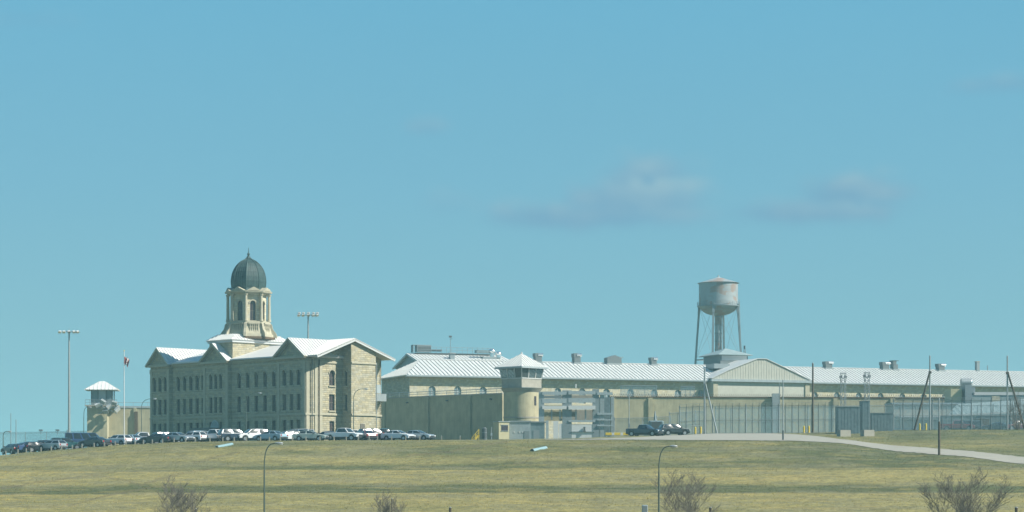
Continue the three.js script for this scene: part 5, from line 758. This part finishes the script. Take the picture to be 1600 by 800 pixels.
V('sedan', 'silver', 'silver sedan with strong glint before the left facade', 278, 279, 212); V('hatch', 'white', 'white hatchback right of the glinting silver sedan', 301, 281, 29); V('suv', 'iceBlue', 'ice blue suv between white hatchback and white cab pickup', 316, 287, 45); V('pickup', 'white', 'white pickup left of the maroon car in mid row', 337, 281, 215); V('sedan', 'maroon', 'maroon car squeezed between two pale vehicles in mid row', 354, 286, 50);
V('suv', 'navy', 'navy suv with pale roof before the middle of the facade', 367, 279, 30, 'silver'); V('suv', 'white', 'large white suv under the lamp in mid facade', 394, 280, 211); V('sedan', 'iceBlue', 'ice blue sedan right of the large white suv', 423, 278.5, 31); V('hatch', 'white', 'white hatchback right of the ice blue sedan', 448, 281.5, -35); V('van', 'white', 'white minivan left of the pale green sedan', 465, 285, 30);
V('sedan', 'paleGreen', 'pale green sedan before the lit corner of domed building', 485, 278.5, 190); V('sedan', 'blue', 'blue car half hidden behind the big white pickup', 510, 284, 30); V('pickup', 'white', 'big white pickup before the sunlit end wall', 538, 279, 210); V('suv', 'white', 'white suv right behind the big white pickup tail', 560, 290, 50); V('sedan', 'maroon', 'maroon car right of the big white pickup', 570, 280, 60);
V('suv', 'black', 'black suv between maroon car and teal pickup', 584, 282, 32); V('pickup', 'teal', 'dark teal pickup left of the last white sedans', 599, 284, 70); V('sedan', 'white', 'white sedan, second last of the row at right', 622, 279, 211); V('hatch', 'red', 'dark red hatchback behind the last white sedan', 645, 290, 50); V('sedan', 'silver', 'silver white sedan at the right end of the row', 653, 280, 209);
V('pickup', 'navy', 'dark navy pickup on the drive near the yellow barrier', 1007, 308, 211, null, 'vehicles at the gate drive'); V('suv', 'black', 'black suv parked facing away at the gate drive fence', 1053, 310, 21, null, 'vehicles at the gate drive');
V('pickup', 'red', 'dark red pickup in the yard behind the right fence', 1496, 330, 190, null, 'vehicles in the far yard'); V('sedan', 'navy', 'dark car in the yard near the right braced pole', 1556, 329, 15, null, 'vehicles in the far yard'); V('suv', 'maroon', 'maroon suv at the far right of the yard', 1588, 329, 200, null, 'vehicles in the far yard'); V('van', 'grey', 'grey van in the yard under the teal roofed shed', 1512, 333, 20, null, 'vehicles in the far yard');
{ const p = at0(1014, 316), b = thing('cargo_trailer', 'dark box trailer between the pickup and suv at the gate', 'trailer', p, 0); part('body', new RB(2.3, 2.1, 2.6).translate(1.2, 1.55, -1.3), MAT.darkBlue, b); part('chassis', box(0.1, 2.4, 0.3, 0.5, -2.5, -0.1), MAT.darkSteel, b); for (const x of [0.5, 1.9]) part('wheel', cyl(0, -0.1, 0.1, 0, 0.34, 0.34, 16).rotateX(Math.PI / 2).translate(x, 0.34, -0.05), MAT.tyre, b); part('mast', cyl(1.05, 2.6, 4.1, -1.2, 0.25, 0.08, 8), MAT.steelGrey, b); part('door', box(0.4, 2.0, 0.7, 2.4, 0.001, 0.03), MAT.darkSteel, b); }

// marker posts along the edge of the car park
{
  const xs = [9, 28, 41, 48, 64, 80, 96, 113, 128, 147, 163, 180, 197, 211, 224, 238, 254, 272, 290, 305, 328, 348, 366, 385, 407, 421, 438, 457, 478, 500, 522, 541, 560, 577, 590, 612, 634, 656, 690, 719]; let b0; const ONES = ['', 'first', 'second', 'third', 'fourth', 'fifth', 'sixth', 'seventh', 'eighth', 'ninth', 'tenth', 'eleventh', 'twelfth', 'thirteenth', 'fourteenth', 'fifteenth', 'sixteenth', 'seventeenth', 'eighteenth', 'nineteenth'], TENS = { 2: ['twentieth', 'twenty'], 3: ['thirtieth', 'thirty'], 4: ['fortieth', 'forty'] }; const nth = (n) => n < 20 ? ONES[n] : n % 10 ? `${TENS[Math.floor(n / 10)][1]} ${ONES[n % 10]}` : TENS[n / 10][0], postLabel = (i) => i === 0 ? 'short pale marker post at the left end of the car park edge' : i === xs.length - 1 ? 'short pale marker post at the right end, before the shaded prison wall' : `${nth(i + 1)} short pale marker post from the left along car park edge`;
  xs.forEach((px, i) => { const p = at0(px, 273.8, -0.1); if (!b0) { b0 = thing('marker_post', postLabel(0), 'post', p, 0, 'marker posts along the car park edge'); part('post', box(-0.07, 0.07, -0.3, 0.62, -0.075, 0.075), MAT.concrete, b0); part('cap', hull8([[-0.085, 0.621, 0.085], [0.085, 0.621, 0.085], [0.085, 0.621, -0.085], [-0.085, 0.621, -0.085]], [[-0.02, 0.68, 0.02], [0.02, 0.68, 0.02], [0.02, 0.68, -0.02], [-0.02, 0.68, -0.02]]), MAT.galv, b0); } else copyOf(b0, postLabel(i), p, 0); });
}

// ================================================================== slope: drain pipes, posts, bare trees
function drain(label, a, c, r, open) {
  const A = new THREE.Vector3(...at0(...a)), B = new THREE.Vector3(...at0(...c)), b = thing('drain_pipe', label, 'pipe', A.toArray(), 0, 'drain pipes on the slope'), q = B.clone().sub(A).add(new THREE.Vector3(0, 0.02, 0)), L = q.length(), u = q.clone().normalize();
  const prof = []; for (let t = 0; t <= L; t += 0.1) prof.push(new THREE.Vector2(r + 0.02 * Math.cos(t / 0.2 * Math.PI * 2), t)); const g = new THREE.LatheGeometry(prof, 20), gi = new THREE.LatheGeometry(prof.map((p) => new THREE.Vector2(p.x - 0.04, p.y)), 20), rot = new THREE.Quaternion().setFromUnitVectors(new THREE.Vector3(0, 1, 0), u);
  part('pipe', [flat(g).applyQuaternion(rot).translate(0, r * 0.1, 0), flat(gi).applyQuaternion(rot).translate(0, r * 0.1, 0)], MAT.pipe, b); part('rim', flat(new THREE.TorusGeometry(r, 0.035, 6, 20).rotateX(Math.PI / 2)).applyQuaternion(rot).translate(0, r * 0.1, 0), open ? MAT.darkSteel : MAT.pipe, b);
}
drain('left pale drain pipe lying on the slope below mid row cars', [339, 252.6], [362.5, 257.5], 0.20, false); drain('right pale drain pipe with dark open end below the guard tower', [831.5, 247], [853, 250], 0.25, true);
for (const [px, d, top, w, l] of [[703.5, 150, 793, 0.22, 'dark fence post stub at the bottom edge, left of center'], [1110, 150, 793, 0.22, 'dark fence post stub at the bottom right of the bare tree'], [1588, 150, 793, 0.24, 'dark fence post stub at the bottom right corner'], [306, 150, 795.5, 0.18, 'small dark post stub right of the left bare shrub'], [612, 150, 779, 0.09, 'thin dark stake among the small bare shrub twigs']]) { const p = at0(px, d), h = Y(top, d) - p[1], b = thing('fence_post', l, 'post', p); part('post', cyl(0, -0.4, h, 0, w / 2, w / 2 * 0.9, 10), MAT.poleBrown, b); part('top', cyl(0, h, h + 0.04, 0, w / 2, w / 2 * 0.7, 10), MAT.galv, b); }
{ const p = at0(1007.5, 150), h = Y(789, 150) - p[1], b = thing('utility_box', 'small blue grey utility box at the bottom edge by the lamp', 'box', p); part('pedestal', box(-0.16, 0.16, -0.3, h - 0.9, -0.14, 0.14), MAT.galv, b); part('cabinet', new RB(0.42, 0.9, 0.36).translate(0, h - 0.45, 0), MAT.panelBlue, b); part('door', box(-0.17, 0.17, h - 0.85, h - 0.08, 0.181, 0.2), MAT.steelGrey, b); }
function bareTree(label, px, d, topPy, spreadPx, seed, stems) {
  const R = rng(seed), p = at0(px, d), H = Y(topPy, d) - p[1], S = spreadPx * d / F / 2, b = thing('bare_tree', label, 'tree', p, 0, 'leafless trees at the foot of the slope'), limbs = [], twigs = [], trunks = [];
  const U = new THREE.Vector3(0, 1, 0);
  const grow = (o, dir, len, r, lv) => {                                // each limb rises in steps and puts out side limbs along its upper part
    const n = [6, 5, 4, 3][lv]; let a = o.clone(), v = dir.clone();
    for (let i = 0; i < n; i++) {
      const e = a.clone().addScaledVector(v, len / n), r0 = Math.max(0.0085, lerp(r, r * 0.3, i / n)), r1 = Math.max(0.007, lerp(r, r * 0.3, (i + 1) / n)); (lv === 0 ? trunks : lv < 2 ? limbs : twigs).push(rod(a.toArray(), e.toArray(), r0, r1, lv < 2 ? 6 : 3)); a = e;
      v.add(new THREE.Vector3(R() - 0.5, 0, R() - 0.5).multiplyScalar(0.3)).addScaledVector(U, 0.05).normalize();
      if (lv < 3 && i >= (lv === 0 ? 1 : 0)) { const k = lv === 1 && i % 2 ? 3 : 2; for (let m = 0; m < k; m++) { const ph = R() * 6.283, t = 0.5 + 0.6 * R(), ax = new THREE.Vector3(Math.cos(ph), 0.1, Math.sin(ph)), w = v.clone().multiplyScalar(Math.cos(t)).addScaledVector(ax, Math.sin(t)).addScaledVector(U, 0.08).normalize(); grow(a, w, len * (lv === 0 ? 0.62 : 0.5) * (0.7 + 0.5 * R()) * (1 - 0.45 * i / n), r0 * 0.5, lv + 1); } }
    }
  };
  for (let s = 0; s < stems; s++) { const ph = s / stems * 6.283 + R(), k = 0.15 + 0.35 * R(); grow(new THREE.Vector3(0.3 * Math.cos(ph), -0.2, 0.3 * Math.sin(ph)), new THREE.Vector3(Math.cos(ph) * k, 1, Math.sin(ph) * k).normalize(), H * (0.72 + 0.2 * R()), 0.06, 0); }
  // bring the whole growth to its real height and spread (measured without the outermost wisps)
  const all = [...trunks, ...limbs, ...twigs], ys = [], xs = []; for (const g of all) { const q = g.attributes.position; for (let i = 0; i < q.count; i += 5) { ys.push(q.getY(i)); xs.push(Math.abs(q.getX(i))); } } ys.sort((a, c) => a - c); xs.sort((a, c) => a - c); const my = ys[Math.floor(ys.length * 0.995)], mx = xs[Math.floor(xs.length * 0.93)]; for (const g of all) g.scale(S / mx, H / my, S / mx);
  part('trunk', trunks, MAT.bark, b); part('limbs', limbs, MAT.bark, b); part('crown', twigs, MAT.twig, b);
}
bareTree('bare grey shrub at bottom left below the slope track', 281, 146, 749, 72, 5, 4); bareTree('smallest bare shrub at the bottom, left of center', 600, 148, 768, 52, 8, 3); bareTree('bare tree beside the right foreground lamp post', 1074, 145, 735, 84, 13, 3); bareTree('widest bare tree at bottom right below the hillside road', 1506, 144, 735, 112, 21, 4);
// dry brush tangled round the right braced pole
{ const R = rng(33), p = at0(1590, 314), b = thing('bare_bush', 'brown leafless bush at the right edge by the fence', 'bush', p), t = [], l = []; for (let i = 0; i < 26; i++) { const a = R() * 6.283, s = 0.2 + R() * 0.9, h = 1.6 + R() * 5, e = [s * Math.cos(a) * 1.3, h * 0.6, s * Math.sin(a)]; l.push(rod([0.2 * Math.cos(a), -0.2, 0.2 * Math.sin(a)], e, 0.04, 0.02, 4)); for (let k = 0; k < 9; k++) t.push(rod(e, [e[0] + (R() - 0.5) * 1.3, e[1] + R() * h * 0.45, e[2] + (R() - 0.5)], 0.018, 0.008, 3)); } part('stem', l, MAT.bark, b); part('twigs', t, MAT.twig, b); }

scene.updateMatrixWorld(true);
renderer.render(scene, camera);
